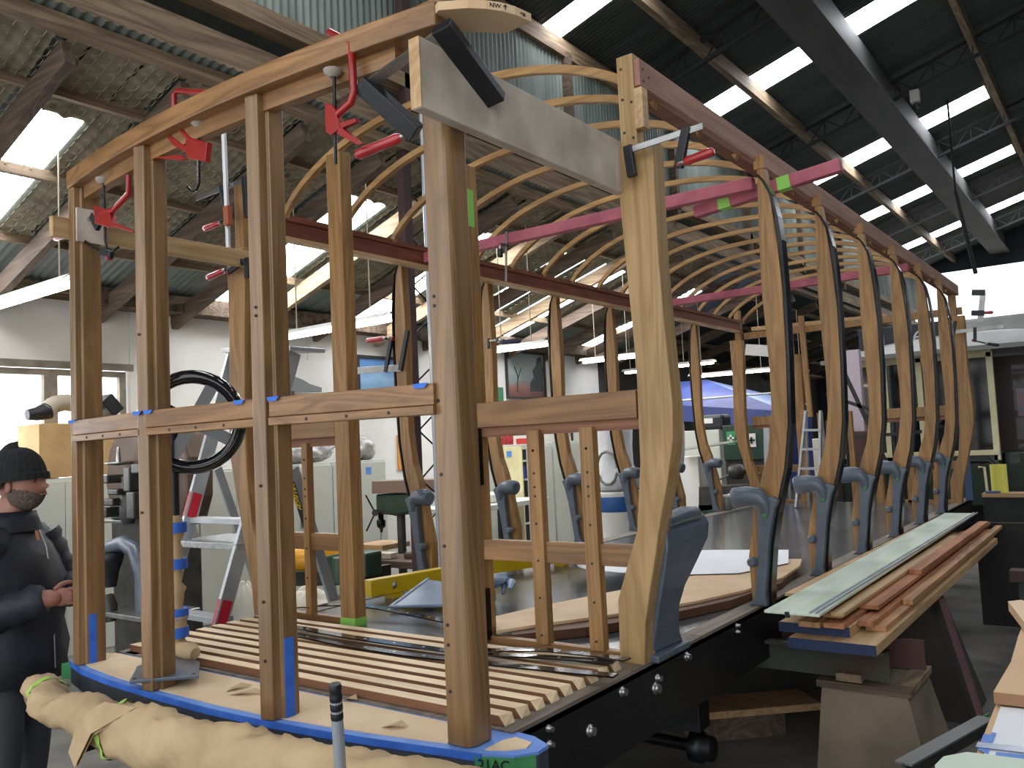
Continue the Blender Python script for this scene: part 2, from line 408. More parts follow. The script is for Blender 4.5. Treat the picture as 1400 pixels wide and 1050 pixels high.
# ============================================================ THE TRAM FRAME
tram = thing('tram_frame', 'bare timber body frame of a tram with hooped roof ribs on a black steel underframe', 'tram', (0, 4.6, 0))
def part(mb, name, mat, parent=None, bevel=0., **kw): return mb.build(name, mat, parent or tram, bevel, **kw)
# underframe
for sx in (1, -1):
    g = MB(); g.box(min(sx*1.09, sx*1.15), max(sx*1.09, sx*1.15), .17, 9.3, .64, F-.006)
    g.box(min(sx*1.0, sx*1.15), max(sx*1.0, sx*1.15), .17, 9.3, .62, .645)
    g = part(g, 'side_girder', m_girder, bevel=.004)
    for (yy, zz, r) in ((.364, .81, .009), (.364, .86, .009), (.62, .777, .016), (.86, .85, .014), (1.13, .794, .018), (1.15, .83, .012), (1.43, .851, .014), (2.0, .87, .008), (2.0, .84, .008), (3.1, .83, .014), (4.2, .83, .014), (5.3, .83, .014)):
        b = MB(); b.lathe((sx*1.15, yy, zz), [(r*1.5, 0), (r*1.5, sx*.006), (r, sx*.008), (r, sx*.022)], 8, 'x'); b.build('bolt', m_steel, g)
for yy in (.4, 1.6, 2.9, 4.2, 5.5, 6.8, 8.1, 9.2):
    part(MB().box(-1.09, 1.09, yy-.04, yy+.04, .68, .86), 'cross_member', m_girder)
tr_ = MB()
for sx in (-.62, .62): tr_.obox((sx, .4, .5), (sx, 3.4, .42), .07, .12)
tr_.obox((-.9, 1.9, .46), (1.0, 1.9, .46), .12, .16); tr_.obox((.62, .5, .66), (.62, 2.2, .3), .05, .05)
part(tr_, 'brake_rigging', m_girder, bevel=.004)
aj = MB().lathe(tuple(at(962, 1022, x=.95)), [(.03, -.5), (.03, -.08), (.05, -.07), (.075, -.06), (.075, .0), (.06, .005), (.06, .05), (.03, .055)], 16, 'x')
part(aj, 'axle_hub', m_girder)
# floor sheet with joints, wooden edge boards
for k, (a, b) in enumerate(((1.02, 2.9), (2.9, 4.8), (4.8, 6.7), (6.7, 8.75))):
    part(MB().box(-1.06, 1.06, a+.002, b-.002, F-.02, F), 'floor_sheet', m_floor)
m_edge = wood('grey_edge_board', '#857a6c', '#5c5449', 'Y', .7)
for a, b in ((.17, 1.6), (1.6, 4.1), (4.1, 6.6), (6.6, 9.3)):
    for x0, x1 in ((1.055, 1.15), (-1.2, -1.055)):
        part(MB().box(x0, x1, a+.003, b-.003, F-.03, F+.004), 'edge_board', m_edge)
# platform deck, bowed end sill, paper and tape
SILL = [(-1.30, .12), (-1.34, .06), (-1.25, -.03), (-1.05, -.08), (-.75, -.115), (-.37, -.135), (0, -.142), (.3, -.13), (.56, -.105), (.8, -.07), (1.03, -.03), (1.17, -.01), (1.26, .03), (1.305, .09), (1.30, .15), (1.22, .19), (1.11, .2)]
m_sill = plain('blue_grey_sill_paint', '#3b424d', .5, c2='#2f353e', scale=6)
part(MB().prism(SILL+[(-1.1, .2)], 'z', F-.1, F-.012), 'end_sill', m_sill, bevel=.004)
def inset(d): 
    out = []
    for i, p_ in enumerate(SILL[1:-1]):
        a = Vector(SILL[i]); b = Vector(SILL[i+2]); t_ = (b-a).normalized(); out.append((p_[0]-t_.y*d, p_[1]+t_.x*d))
    return out
ins = inset(.035)
part(MB().prism(SILL+[(-1.1, .2)], 'z', F-.012, F-.002), 'tape_border', m_btape2)
tp = MB(); n = len(SILL)
tp.strip([(x, y-.001, F-.024) for x, y in SILL[2:12]], [(x, y-.004, F-.024) for x, y in SILL[2:12]], [(x, y-.004, F-.001) for x, y in SILL[2:12]], [(x, y, F-.001) for x, y in SILL[2:12]])
part(tp, 'sill_edge_tape', m_btape)
pp = [p_ for p_ in ins if p_[0] < 1.04]
part(MB().prism(pp+[(1.02, .155), (-1.2, .155)], 'z', F-.002, F+.0015), 'masking_paper', m_paper)
part(MB().prism([(1.16, .02), (1.22, .045), (1.262, .09), (1.25, .135), (1.18, .15), (1.16, .11)], 'z', F-.002, F+.0015), 'masking_paper', m_paper)
gt = MB(); P0 = Vector((1.15, -.012, 0)); P1_ = Vector((1.29, .055, 0))
gt.add([(1.15, -.019, F-.075), (1.264, .024, F-.075), (1.302, .08, F-.075), (1.302, .08, F-.008), (1.264, .024, F-.008), (1.15, -.019, F-.008)], [(0, 1, 4, 5), (1, 2, 3, 4)])
gt = part(gt, 'green_tape_label', plain('dark_green_tape', '#3f8a53', .6, c2='#347747', scale=20), label='green tape label reading 21AC')
MB().text('21AC', .042, (1.160, -.0175, F-.044), (1, .36, 0), (0, 0, 1), .001).build('lettering', m_dark, gt)
part(MB().box(-1.33, -1.24, -.035, .03, F-.085, F-.02), 'green_tape_label', plain('dark_green_tape', '#3f8a53'))
# paper scraps lying on the deck
for (x, y, r, s_) in ((.0, .03, .5, .07), (-.1, .06, 1.2, .05), (.78, .03, .3, .045), (.42, .165, .2, .03), (.05, .1, 2., .06)):
    z = F+.004 if y < .2 else F+.035
    c, sn = math.cos(r), math.sin(r)
    ps = [(-s_, -.012, 0), (0, -.02, .012), (s_, 0, .004), (s_*.3, .022, .016), (-s_*.6, .016, .002)]
    o = MB().add([(x+c*a-sn*b, y+sn*a+c*b, z+h) for a, b, h in ps]+[(x+c*a-sn*b, y+sn*a+c*b, z+h-.0015) for a, b, h in ps], [(0, 1, 2, 3, 4), (9, 8, 7, 6, 5)]+[(i, (i+1) % 5, 5+(i+1) % 5, 5+i) for i in range(5)])
    tag(o.build('paper_scrap', m_kraft), {0: 'long torn brown paper scrap between the second and third end posts', 1: 'small brown paper scrap beside the long torn one', 2: 'crumpled paper scrap just left of the nearest post foot', 3: 'little folded paper scrap lying against the front slat', 4: 'flat paper scrap near the middle of the masked deck'}[[.0, -.1, .78, .42, .05].index(x)], 'paper scrap')
# deck boards and slats
part(MB().box(-1.15, 1.055, .17, 1.06, F-.03, F+.004), 'deck_base', m_edge)
for k in range(9):
    y = .2+.088*k; s_ = .04
    sl = MB(); x0 = -1.15; x1 = 1.1-.0*k
    sl.add([(x0, y, F+.005), (x1-.0, y, F+.005), (x1+.0, y+.052, F+.005), (x0, y+.052, F+.005), (x0, y, F+.035), (x1-.025, y, F+.035), (x1-.01, y+.052, F+.035), (x0, y+.052, F+.035)],
           [(3, 2, 1, 0), (0, 1, 5, 4), (2, 3, 7, 6), (3, 0, 4, 7)]); sl.m = 1; sl.add([(x1, y, F+.005), (x1, y+.052, F+.005), (x1-.01, y+.052, F+.035), (x1-.025, y, F+.035)], [(0, 1, 2, 3)])
    sl.m = 0; me = part(sl, 'floor_slat', [w_slatside, w_maple])
    sl2 = MB().add([(x0, y, F+.0355), (x1-.025, y, F+.0355), (x1-.01, y+.052, F+.0355), (x0, y+.052, F+.0355), (x0, y, F+.0345), (x1-.025, y, F+.0345), (x1-.01, y+.052, F+.0345), (x0, y+.052, F+.0345)],
           [(0, 1, 2, 3), (0, 1, 5, 4), (1, 2, 6, 5), (2, 3, 7, 6), (3, 0, 4, 7)]); sl2.build('slat_face', w_maple, me)

# bowed-end posts
ZR = 3.105
def holes(parent, pts, axis='y'):
    h = MB()
    for (x, y, z) in pts: h.lathe((x, y, z), [(.0055, -.0015), (.0055, .001)], 8, axis, False)
    h.build('screw_holes', m_dark, parent, kind='stuff')
def endpost(fp, z0, z1, mat, label, hl=()):
    p = part(MB().prism(fp, 'z', z0, z1), 'end_post', mat, bevel=.004, label=label)
    if hl: holes(p, hl)
    return p
p1 = endpost([(-1.165, -.06), (-1.115, -.06), (-1.11, -.03), (-1.1, -.03), (-1.1, .06), (-1.165, .06)], F, ZR, w_post, 'outer left post of the bowed end')
p2 = endpost([(-.45, -.14), (-.392, -.128), (-.392, -.095), (-.378, -.095), (-.385, -.03), (-.455, -.04)], F, ZR, w_post, 'second post of the bowed end',
             [(-.43, -.1405, 2.32), (-.43, -.1405, 1.6)])
p3 = endpost([(.295, -.135), (.355, -.125), (.355, -.09), (.37, -.088), (.365, -.02), (.3, -.03)], F, ZR, w_post, 'third post of the bowed end',
             [(.325, -.1335, z) for z in (1.1, 1.3, 1.7, 2.3, 2.33)])
rc = [(1.125-.035+.035*math.sin(a), .035-.035*math.cos(a)) for a in [i*math.pi/12 for i in range(7)]]
p4 = endpost([(1.03, .0)]+rc+[(1.125, .1), (1.03, .1)], F, 3.24, w_post, 'thick corner post nearest the viewer', [(1.05, -.0015, z) for z in (1.06, 1.26, 1.5, 1.72, 1.95, 2.25, 2.28, 1.2)])
# blue tape strips on post feet
bt = MB().box(-1.0995, -1.098, -.02, .015, F+.0, F+.22); bt.build('tape_strip', m_btape, p1)
bt = MB().box(.3675, .3725, -.085, -.045, F, F+.27); bt.build('tape_strip', m_btape, p3)
# belt rails between them
def beltrail(a, b, holes_=()):
    a = Vector(a); b = Vector(b); m_ = MB()
    m_.obox((a.x, a.y, 1.972), (b.x, b.y, 1.972), .05, .068); r = part(m_, 'belt_rail', w_railX, bevel=.003)
    n_ = (b-a).normalized(); side = Vector((n_.y, -n_.x))
    st = MB().obox((a.x, a.y, 1.922), (b.x, b.y, 1.922), .06, .028); st.build('bead_strip', w_railX, r, bevel=.002)
    k = 4
    for i in range(1, k): 
        c_ = a.lerp(b, i/k); o_ = Vector((c_.x, c_.y))+side*.0305
        holes(r, [(o_.x, o_.y, 1.922)])
beltrail((-1.11, -.052), (-.44, -.112)); beltrail((-.39, -.115), (.3, -.105)); beltrail((.37, -.1), (1.04, .01))
for (x, y) in ((-1.1, -.06), (-.44, -.12), (-.36, -.12), (.22, -.11), (.4, -.1), (1.0, 0)):
    m_ = MB().add([(x-.03, y-.03, 2.007), (x+.03, y-.025, 2.007), (x+.03, y+.02, 2.013), (x-.03, y+.02, 2.013), (x-.02, y-.033, 1.992), (x+.02, y-.03, 1.992)], [(0, 1, 2, 3), (0, 4, 5, 1)])
    part(m_, 'tape_patch', m_btape, fix=False)
# bowed head rail
def bow(x): return -.158+.085*(x/1.12)**2
xs = [-1.175+i*(1.16+1.175)/24 for i in range(25)]
o0 = [(x, bow(x), ZR-.0) for x in xs]; 
part(MB().strip(o0, [(x, bow(x)+.12, ZR) for x in xs], [(x, bow(x)+.12, ZR+.08) for x in xs], [(x, bow(x), ZR+.08) for x in xs]), 'head_rail', w_railX, bevel=.006, label='bowed head rail across the end posts')
xi = [x for x in xs if -1.1 < x < 1.03]
part(MB().strip([(x, bow(x)+.05, ZR-.06) for x in xi], [(x, bow(x)+.09, ZR-.06) for x in xi], [(x, bow(x)+.09, ZR) for x in xi], [(x, bow(x)+.05, ZR) for x in xi]), 'head_rail_liner', w_railX)
# template board on the near corner, marked NW
TB = [(1.155, -.06), (1.18, -.072), (1.204, -.057), (1.257, -.022), (1.294, .017), (1.322, .059), (1.341, .106), (1.353, .179), (1.243, .182), (1.126, .051)]
nwb = part(MB().prism(TB, 'z', 3.14, 3.168), 'corner_template', plain('template_plywood', '#d9bd98', .6, c2='#c9a780', scale=4), bevel=.001, label='pale plywood corner template marked NW')
dx = Vector((.028, .042, 0)).normalized(); on = Vector((dx.y, -dx.x, 0))*.0015
MB().text('NW', .0205, Vector((1.301, .0275, 3.1475))+on, dx, (0, 0, 1), .0008).build('lettering', m_dark, nwb)
dx = Vector((.019, .047, 0)).normalized(); on = Vector((dx.y, -dx.x, 0))*.0015; a0 = Vector((1.3275, .073, 3.146))+on
ar = MB(); ar.obox(a0, a0+Vector((0, 0, .015)), .002, .002); ar.obox(a0+Vector((0, 0, .016)), a0-dx*.006+Vector((0, 0, .01)), .002, .002); ar.obox(a0+Vector((0, 0, .016)), a0+dx*.006+Vector((0, 0, .01)), .002, .002)
ar.build('arrow_mark', m_dark, nwb)
dx = Vector((.012, .073, 0)).normalized(); on = Vector((dx.y, -dx.x, 0))*.0015
MB().text('+20', .015, Vector((1.3445, .128, 3.1475))+on, dx, (0, 0, 1), .0008).build('lettering', m_dark, nwb)

# main corner posts: outline in x-z
CORN_O = [(1.15, F), (1.165, 1.06), (1.197, 1.21), (1.233, 1.36), (1.265, 1.5), (1.30, 1.63), (1.333, 1.79), (1.34, 1.93), (1.328, 2.2), (1.318, 2.5), (1.32, 2.8), (1.325, 3.0)]
CORN_I = [(1.165, 3.0), (1.155, 2.87), (1.168, 2.56), (1.185, 2.2), (1.189, 2.04), (1.182, 1.7), (1.15, 1.43), (1.10, 1.3), (1.045, 1.15), (1.04, F)]
def sidep(o, i_, sx, off): return [(sx*(x)+off, z) for x, z in o+i_]
for sx, off, y0, far in ((1, 0, 1.05, 0), (-1, -.06, .95, 0), (1, 0, 8.62, 1), (-1, -.06, 8.5, 1)):
    cp_ = part(MB().prism(sidep(CORN_O, CORN_I, sx, off), 'y', y0, y0+.1), 'corner_post', w_postp if sx > 0 and not far else w_side, bevel=.006,
               label=('pale curved corner post of the near bulkhead' if sx > 0 else 'darker curved corner post at the left of the near bulkhead') if not far else 'curved corner post of the far bulkhead')
    x0, x1 = sorted((sx*1.175+off, sx*1.25+off))
    MB().box(x0, x1, y0+.01, y0+.075, 2.95, 3.385).build('post_tenon', w_postp if sx > 0 and not far else w_side, cp_, bevel=.003)
    if sx > 0 and not far:
        MB().box(1.25, 1.29, y0+.0, y0+.05, 3.06, 3.23).build('packing_block', w_light, cp_, bevel=.003)
        holes(cp_, [(1.195, y0+.008, z) for z in (3.33, 3.2, 3.06)]+[(1.235, y0+.008, z) for z in (3.18, 3.03)])
# bulkheads
def bulkhead(Y, near):
    zt = 2.0
    for (x0, x1, z1, lab) in ((.245, .335, 3.14, 'right door post of the bulkhead'), (-.64, -.53, 3.42, 'tall left door post of the bulkhead')):
        if not near: z1 = 2.75
        dp = part(MB().box(x0, x1, Y-.03, Y+.05, F, z1), 'door_post', w_side, bevel=.004, label=lab) if near else part(MB().box(x0, x1, Y-.03, Y+.05, F, z1), 'door_post', w_side)
        if near and x0 > 0:
            g_ = MB().box(x1-.03, x1+.0015, Y-.0315, Y+.02, 2.84, 3.02).build('green_tape', m_gtape, dp)
            MB().box(x1+.001, x1+.012, Y-.05, Y-.01, 1.62, 1.88).build('latch_plate', m_black, dp); MB().box(x1+.001, x1+.02, Y-.06, Y-.01, F+.02, 1.15).build('latch_plate', m_black, dp)
        if near and x0 < 0: MB().box(x0-.001, x1+.001, Y-.0315, Y+.051, F, F+.04).build('green_tape', m_gtape, dp)
    for (a, b) in ((.335, 1.17), (-1.2, -.64)):
        off = 0
        part(MB().box(a, b, Y-.03, Y+.02, 1.885, 2.0), 'belt_rail', w_railX if near else w_side, bevel=.003)
        part(MB().box(a, b, Y-.01, Y+.03, 1.84, 1.885), 'panel_rail', w_slatside)
        part(MB().box(a, b-.04 if a > 0 else b, Y-.02, Y+.02, 1.28, 1.37), 'panel_rail', w_railX, bevel=.002)
        part(MB().box(a, b-.1 if a > 0 else b, Y-.02, Y+.02, F, F+.035), 'panel_rail', w_railX, bevel=.002)
        ms = (.65, .925) if a > 0 else (-.888,)
        for m_ in ms:
            hw = .033 if m_ > 0 else .022
            mu = part(MB().box(m_-hw, m_+hw, Y-.035, Y+.01, F+.03, 1.86), 'mullion', w_side if near else w_side, bevel=.002)
            if near: holes(mu, [(m_, Y-.036, F+.07+k*.16) for k in range(6)]+[(m_, Y-.036, 1.9-.13-k*.1) for k in range(3)])
bulkhead(1.1, True); bulkhead(8.66, False)
part(MB().box(-1.25, 1.3, 8.66, 8.72, 3.02, 3.1), 'bulkhead_head', w_side)
for x in (-.35, .0, .62, .9): part(MB().box(x-.03, x+.03, 8.64, 8.7, F, 2.0), 'mullion', w_side)

# side posts, iron straps, castings
PI_ = [(1.277, 3.2), (1.262, 2.8), (1.258, 2.54), (1.27, 2.15), (1.266, 1.92), (1.232, 1.69), (1.19, 1.575), (1.145, 1.4), (1.09, 1.15), (1.095, F)]
PO_ = [(1.315, 3.2), (1.34, 3.0), (1.356, 2.79), (1.368, 2.55), (1.362, 2.2), (1.347, 1.84), (1.312, 1.61), (1.25, 1.385), (1.21, 1.2), (1.185, 1.0), (1.18, F)]
m_cast = m_grey
def casting(parent, sx, off, y):
    """grey cast bracket bolted to the near face of a side post, with an arm end pointing inboard"""
    o = [(1.262, 1.40), (1.225, 1.25), (1.2, 1.08), (1.185, .96), (1.19, F+.002)]
    i_ = [(1.09, F+.002), (1.11, .925), (1.125, .96), (1.14, 1.05), (1.155, 1.18), (1.165, 1.3), (1.17, 1.40), (1.17, 1.46), (1.25, 1.47), (1.285, 1.45)]
    pts = [(sx*x+off, z) for x, z in o+i_]
    c = MB().prism(pts, 'y', y-.052, y+.0)
    c = c.build('seat_bracket', m_cast, parent, bevel=.01)
    return c
def armend(sx, off, y, parent):
    a = MB(); X = lambda v: sx*v+off
    a.tube([(X(1.215), y-.03, 1.37), (X(1.205), y-.033, 1.43), (X(1.18), y-.038, 1.463), (X(1.12), y-.045, 1.47), (X(1.055), y-.055, 1.46), (X(1.043), y-.057, 1.458)], [.03, .045, .052, .055, .056, .04], 14)
    a.build('arm_rest_end', m_cast, parent)
    MB().lathe((X(1.13), y-.08, 1.13), [(.018, 0), (.026, .01), (.026, .04)], 10, 'y').build('bracket_lug', m_cast, parent)
for k in range(6):
    y = 2.4+k
    for sx, off in ((1, 0), (-1, -.07)):
        pts = [(sx*x+off, z) for x, z in PO_[::-1]+PI_]
        sp = part(MB().prism(pts, 'y', y-.03, y+.035), 'side_post', w_side, bevel=.004)
        # iron strap: runs down the outer edge, hooks over the top inside corner
        ys0, ys1 = y-.034, y+.04
        path = [(1.27, 3.17), (1.30, 3.13), (1.335, 3.05), (1.358, 2.93), (1.37, 2.8)]+[(x+.006, z) for x, z in PO_[3:]]
        a = [(sx*x+off, ys0, z) for x, z in path]; b = [(sx*(x+.014)+off, ys0, z) for x, z in path]
        c_ = [(sx*(x+.014)+off, ys1, z) for x, z in path]; d_ = [(sx*x+off, ys1, z) for x, z in path]
        MB().strip(a, b, c_, d_).build('iron_strap', m_black, sp)
        casting(sp, sx, off, y-.028) ; armend(sx, off, y-.028, sp)
        if sx > 0: MB().box(1.262, 1.268+.05, y-.032, y+.0, 3.2, 3.27).build('post_tenon', w_side, sp)
        if sx > 0: MB().tube([(1.2, y-.07, 1.43), (1.215, y-.083, 1.36)], .014, 6).build('green_tape', plain('dark_green_tape', '#3f8a53'), sp)
# big casting behind the near right corner post
def bigcast():
    zs = [F+.03, .97, 1.03, 1.1, 1.18, 1.28, 1.36, 1.42, 1.46, 1.475]
    yo = [1.39, 1.345, 1.31, 1.295, 1.32, 1.41, 1.49, 1.51, 1.495, 1.46]
    xo = [1.15, 1.16, 1.175, 1.19, 1.21, 1.235, 1.25, 1.25, 1.235, 1.2]
    m_ = MB()
    A = [(x, 1.12, z) for x, z in zip(xo, zs)]; B = [(x-.008+.02, y, z) for x, y, z in zip(xo, yo, zs)]
    Cc = [(x-.045, y, z) for x, y, z in zip(xo, yo, zs)]; D = [(x-.04, 1.12, z) for x, z in zip(xo, zs)]
    m_.strip(A, B, Cc, D)
    m_.strip([(1.19, y, F) for y in (1.1, 1.3, 1.4)], [(1.19, y, F+.03) for y in (1.1, 1.3, 1.4)], [(1.1, y, F+.03) for y in (1.1, 1.3, 1.4)], [(1.1, y, F) for y in (1.1, 1.3, 1.4)])
    m_.tube([(1.235, 1.13, 1.46), (1.24, 1.3, 1.475), (1.23, 1.42, 1.465), (1.2, 1.47, 1.45), (1.13, 1.47, 1.44)], [.03, .035, .035, .035, .03], 10)
    part(m_, 'corner_bracket', m_cast, bevel=.008, label='large waisted grey casting behind the pale corner post')
bigcast()
# cantrails
lb = part(MB().box(1.235, 1.275, 1.07, 8.75, 3.245, 3.36), 'letterboard', w_pinkb, bevel=.003, label='long pinkish top board over the right side posts')
MB().box(1.17, 1.235, 1.16, 8.7, 3.245, 3.275).build('board_ledge', w_slatside, lb)
holes(lb, [(1.2765, 1.1, 3.32), (1.2765, 1.1, 3.27), (1.2765, 1.15, 3.3)], 'x')
lr = MB().box(-1.33, -1.24, .98, 8.6, 3.12, 3.25); lr = part(lr, 'cantrail', w_red, bevel=.003, label='dark red cantrail over the left side posts')
MB().box(-1.24, -1.228, .98, 8.6, 3.215, 3.25).build('moulding', w_red, lr); MB().box(-1.3, -1.235, 1.0, 8.6, 3.095, 3.12).build('pale_liner', w_light, lr)
# roof hoops
def hz(x): return 3.25+.4*max(0., 1-abs(x/1.235)**2.4)**.75
xh = [-1.235*math.cos(math.pi*i/36) for i in range(37)]
hp = MB(); y = 0
hp.strip([(x, -.017, hz(x)-.036) for x in xh], [(x, .017, hz(x)-.036) for x in xh], [(x*1.012, .017, hz(x)) for x in xh], [(x*1.012, -.017, hz(x)) for x in xh])
h0 = part(hp, 'roof_hoop', w_hoop); base = WL[h0.name].copy()
for k in range(17):
    o = h0 if k == 0 else h0.copy()
    if k: C.objects.link(o)
    o.location = base-WL[tram.name]+Vector((0, 1.27+.46*k, 0))
# temporary spreaders
def spreader(x0, x1, y, z, lab, tape=()):
    s_ = MB().box(x0, x1, y-.03, y+.03, z-.07, z).build('spreader_bar', m_pink, bevel=.004)
    tag(s_, lab, 'timber bar', 'pink primed spreader bars')
    for t_ in tape: MB().box(t_, t_+.09, y-.0315, y+.0315, z-.0715, z+.0015).build('green_tape', m_gtape, s_)
    return s_
spreader(-1.22, 1.21, 2.5, 3.2, 'near pink spreader bar crossing the tram under the roof hoops')
sb = MB().obox((.8, 2.64, 3.115), (1.64, 2.64, 3.2), .06, .07).build('spreader_bar', m_pink, bevel=.004); tag(sb, 'short pink bar poking out past the right side with green tape', 'timber bar', 'pink primed spreader bars')
for t_ in (.95, 1.3):
    zc = 3.115+(t_-.8)*.1012; MB().obox((t_, 2.64, zc), (t_+.07, 2.64, zc+.007), .063, .073).build('green_tape', m_gtape, sb)
spreader(-1.2, 1.3, 5.92, 3.2, 'farther pink spreader bar crossing the middle of the tram')

# ============================================================ THINGS CLAMPED TO THE FRAME
gb = MB().box(1.135, 1.175, -.16, 1.07, 2.81, 3.03).build('clamped_board', m_ply, bevel=.003)
tag(gb, 'wide grey plywood board clamped level between the nearest post and the pale corner post', 'board')
MB().box(1.134, 1.176, -.163, -.158, 2.812, 3.028).build('end_grain', w_light, gb)
lbrd = MB().box(-1.205, -1.17, -.13, .95, 2.87, 2.965).build('clamped_board', wood('batten_wood', '#c9ab80', '#a48457', 'Y', .5), bevel=.003)
tag(lbrd, 'pale batten clamped level behind the outer left post of the bowed end', 'board')
tag(MB().box(-1.098, -1.086, -.06, .075, 2.84, 3.0).build('plywood_pad', m_ply, bevel=.002), 'small square plywood pad clamped to the outer left post', 'wood block')
def bar_clamp(label, A, B, J1, Sx, J2, H0, H1, bw=.025, jw=.022, bar=None, hm=None, handle=True):
    """bar A-B, fixed jaw A-J1, sliding jaw Sx-J2, spindle J2..H0, handle H0-H1"""
    A, B, J1, Sx, J2, H0, H1 = map(Vector, (A, B, J1, Sx, J2, H0, H1))
    t = thing('bar_clamp', label, 'clamp', A)
    MB().obox(A, B, .008, bw, J1-A).build('clamp_bar', bar or m_steel, t, bevel=.001)
    up = (B-A)
    j = MB(); d = (J1-A).normalized(); j.obox(A-d*.02, J1+d*.01, jw, jw*1.6, up); j.build('fixed_jaw', m_dark, t, bevel=.004)
    j = MB(); d = (J2-Sx).normalized(); j.obox(Sx-d*.02, J2+d*.014, jw, jw*1.5, up); j.build('sliding_jaw', m_dark, t, bevel=.004)
    hd = (H1-H0).normalized(); in_ = J2+(J2-H0)*.25
    MB().tube([in_, H0+hd*.01], .007, 8).build('spindle', m_black, t)
    MB().tube([in_-hd*.0, in_+hd*.012], .014, 10).build('pressure_pad', m_redh, t)
    MB().tube([H0-hd*.02, H0+hd*.005], .013, 10).build('ferrule', m_steel, t)
    L_ = (H1-H0).length
    MB().tube([H0, H0+hd*L_*.12, H0+hd*L_*.3, H0+hd*L_*.8, H0+hd*L_*.95, H1], [.012, .019, .017, .019, .017, .008], 10).build('handle', hm or m_redh, t)
    return t
yb = -.075
bar_clamp('large black-jawed bar clamp gripping the wide plywood board at the nearest post', (1.205, yb, 3.065), (.63, yb, 2.95), (1.2, .17, 2.93), (.86, yb, 2.99), (.975, .02, 2.84), (.93, .01, 2.83), (.77, -.05, 2.79), .035, .042)
bar_clamp('bar clamp with red handle on the pale corner post, right of its top', (1.24, 1.0, 2.96), (1.56, 1.0, 2.975), (1.25, 1.0, 2.86), (1.49, 1.0, 2.97), (1.455, 1.0, 2.85), (1.475, 1.0, 2.855), (1.6, 1.0, 2.868), .025, .024)
def pc(px, py, y): return at(px, py, y=y)
def clamp_px(label, y, A, B, J1, Sx, J2, H0, H1, **k): bar_clamp(label, *[pc(p[0], p[1], y) for p in (A, B, J1, Sx, J2, H0, H1)], **k)
clamp_px('bar clamp with black jaws on the left corner post, upper of two there', .9, (334, 246), (268, 272), (338, 295), (303, 257), (312, 296), (300, 305), (279, 313))
clamp_px('lower bar clamp with red handle under the pale batten at the left corner post', .9, (338, 357), (318, 361), (338, 378), (330, 359), (312, 372), (306, 370), (283, 380))
clamp_px('bar clamp with red handle standing off the first left side post', 2.36, (548, 503), (488, 507), (557, 453), (528, 505), (535, 463), (525, 463), (501, 466), bw=.05)
clamp_px('black clamp hooked over the plywood pad on the outer left post', -.02, (128, 298), (120, 300), (134, 310), (150, 348), (140, 345), (100, 318), (74, 325), bw=.02)
clamp_px('small steel clamp hanging from the near pink bar beside the cantrail', 2.45, (692, 315), (692, 385), (700, 314), (692, 335), (684, 334), (684, 340), (684, 352), bw=.014, jw=.012, hm=m_dark)
clamp_px('little dark blue clamp on the second left side post', 3.35, (668, 466), (690, 464), (668, 475), (680, 465), (680, 470), (684, 468), (712, 466), bw=.014, jw=.014, hm=plain('navy_handle', '#20284a', .4))
clamp_px('long bar clamp across the far right corner post against the bright doorway', 8.5, (1304, 454), (1372, 446), (1306, 440), (1333, 450), (1333, 466), (1350, 470), (1366, 472), bw=.04, hm=m_dark)
clamp_px('clamp with red handle above the far right corner post', 8.7, (1344, 400), (1340, 440), (1330, 400), (1343, 428), (1330, 428), (1338, 428), (1358, 427), bw=.06, jw=.04)
# tall white-barred clamp
t = thing('pipe_clamp', 'tall white-barred clamp standing up beside the left corner post', 'clamp', pc(308, 350, .88))
MB().tube([pc(305, 158, .88), pc(313, 352, .88)], .014, 8).build('clamp_bar', plain('white_galvanised', '#d6d8da', .4, .4), t)
MB().obox(pc(311, 282, .86), pc(312, 308, .86), .045, .03, (0, 1, 0)).build('wood_block', plain('red_block', '#a3583a', .6), t, bevel=.002)
# red bow clamps over the head rail
def bow_clamp(label, y, frame, wing, pad, screw, hook=None):
    t = thing('bow_clamp', label, 'clamp', pc(*pad, y), 'red bow clamps on the head rail')
    MB().tube([pc(a, b, y) for a, b in frame], .0135, 8).build('frame', m_red, t)
    q_ = MB(); P = [pc(a, b, y) for a, b in wing[0]]; q_.add([p_+Vector((0, .012, 0)) for p_ in P]+[p_-Vector((0, .012, 0)) for p_ in P], [list(range(len(P))), list(range(len(P), 2*len(P)))[::-1]]+[(i, (i+1) % len(P), len(P)+(i+1) % len(P), len(P)+i) for i in range(len(P))])
    q_.build('body', m_red, t, bevel=.002)
    for k_, wg in enumerate(wing[1:]):
        P = [pc(a, b, y) for a, b in wg]; q_ = MB().add([p_+Vector((0, .01, 0)) for p_ in P]+[p_-Vector((0, .01, 0)) for p_ in P], [list(range(len(P))), list(range(len(P), 2*len(P)))[::-1]]+[(i, (i+1) % len(P), len(P)+(i+1) % len(P), len(P)+i) for i in range(len(P))])
        q_.build('lever', m_red, t, bevel=.002)
    MB().lathe(pc(*pad, y), [(.012, -.025), (.03, -.012), (.033, 0)], 12).build('cork_pad', plain('grey_pad', '#9b9288', .7), t)
    MB().tube([pc(a, b, y) for a, b in screw], .006, 8).build('screw', m_black, t)
    return t
bow_clamp('red bow clamp with spread levers over the head rail between second and third posts', -.1,
    [(286, 127), (243, 124), (238, 130), (238, 166), (262, 192), (280, 198)],
    [[(257, 192), (287, 195), (284, 222), (262, 218), (257, 210)], [(222, 177), (258, 202), (262, 212), (240, 200)], [(212, 216), (248, 212), (258, 217), (250, 220)]],
    (272, 166), [(272, 170), (272, 250), (269, 259), (262, 262), (257, 256)])
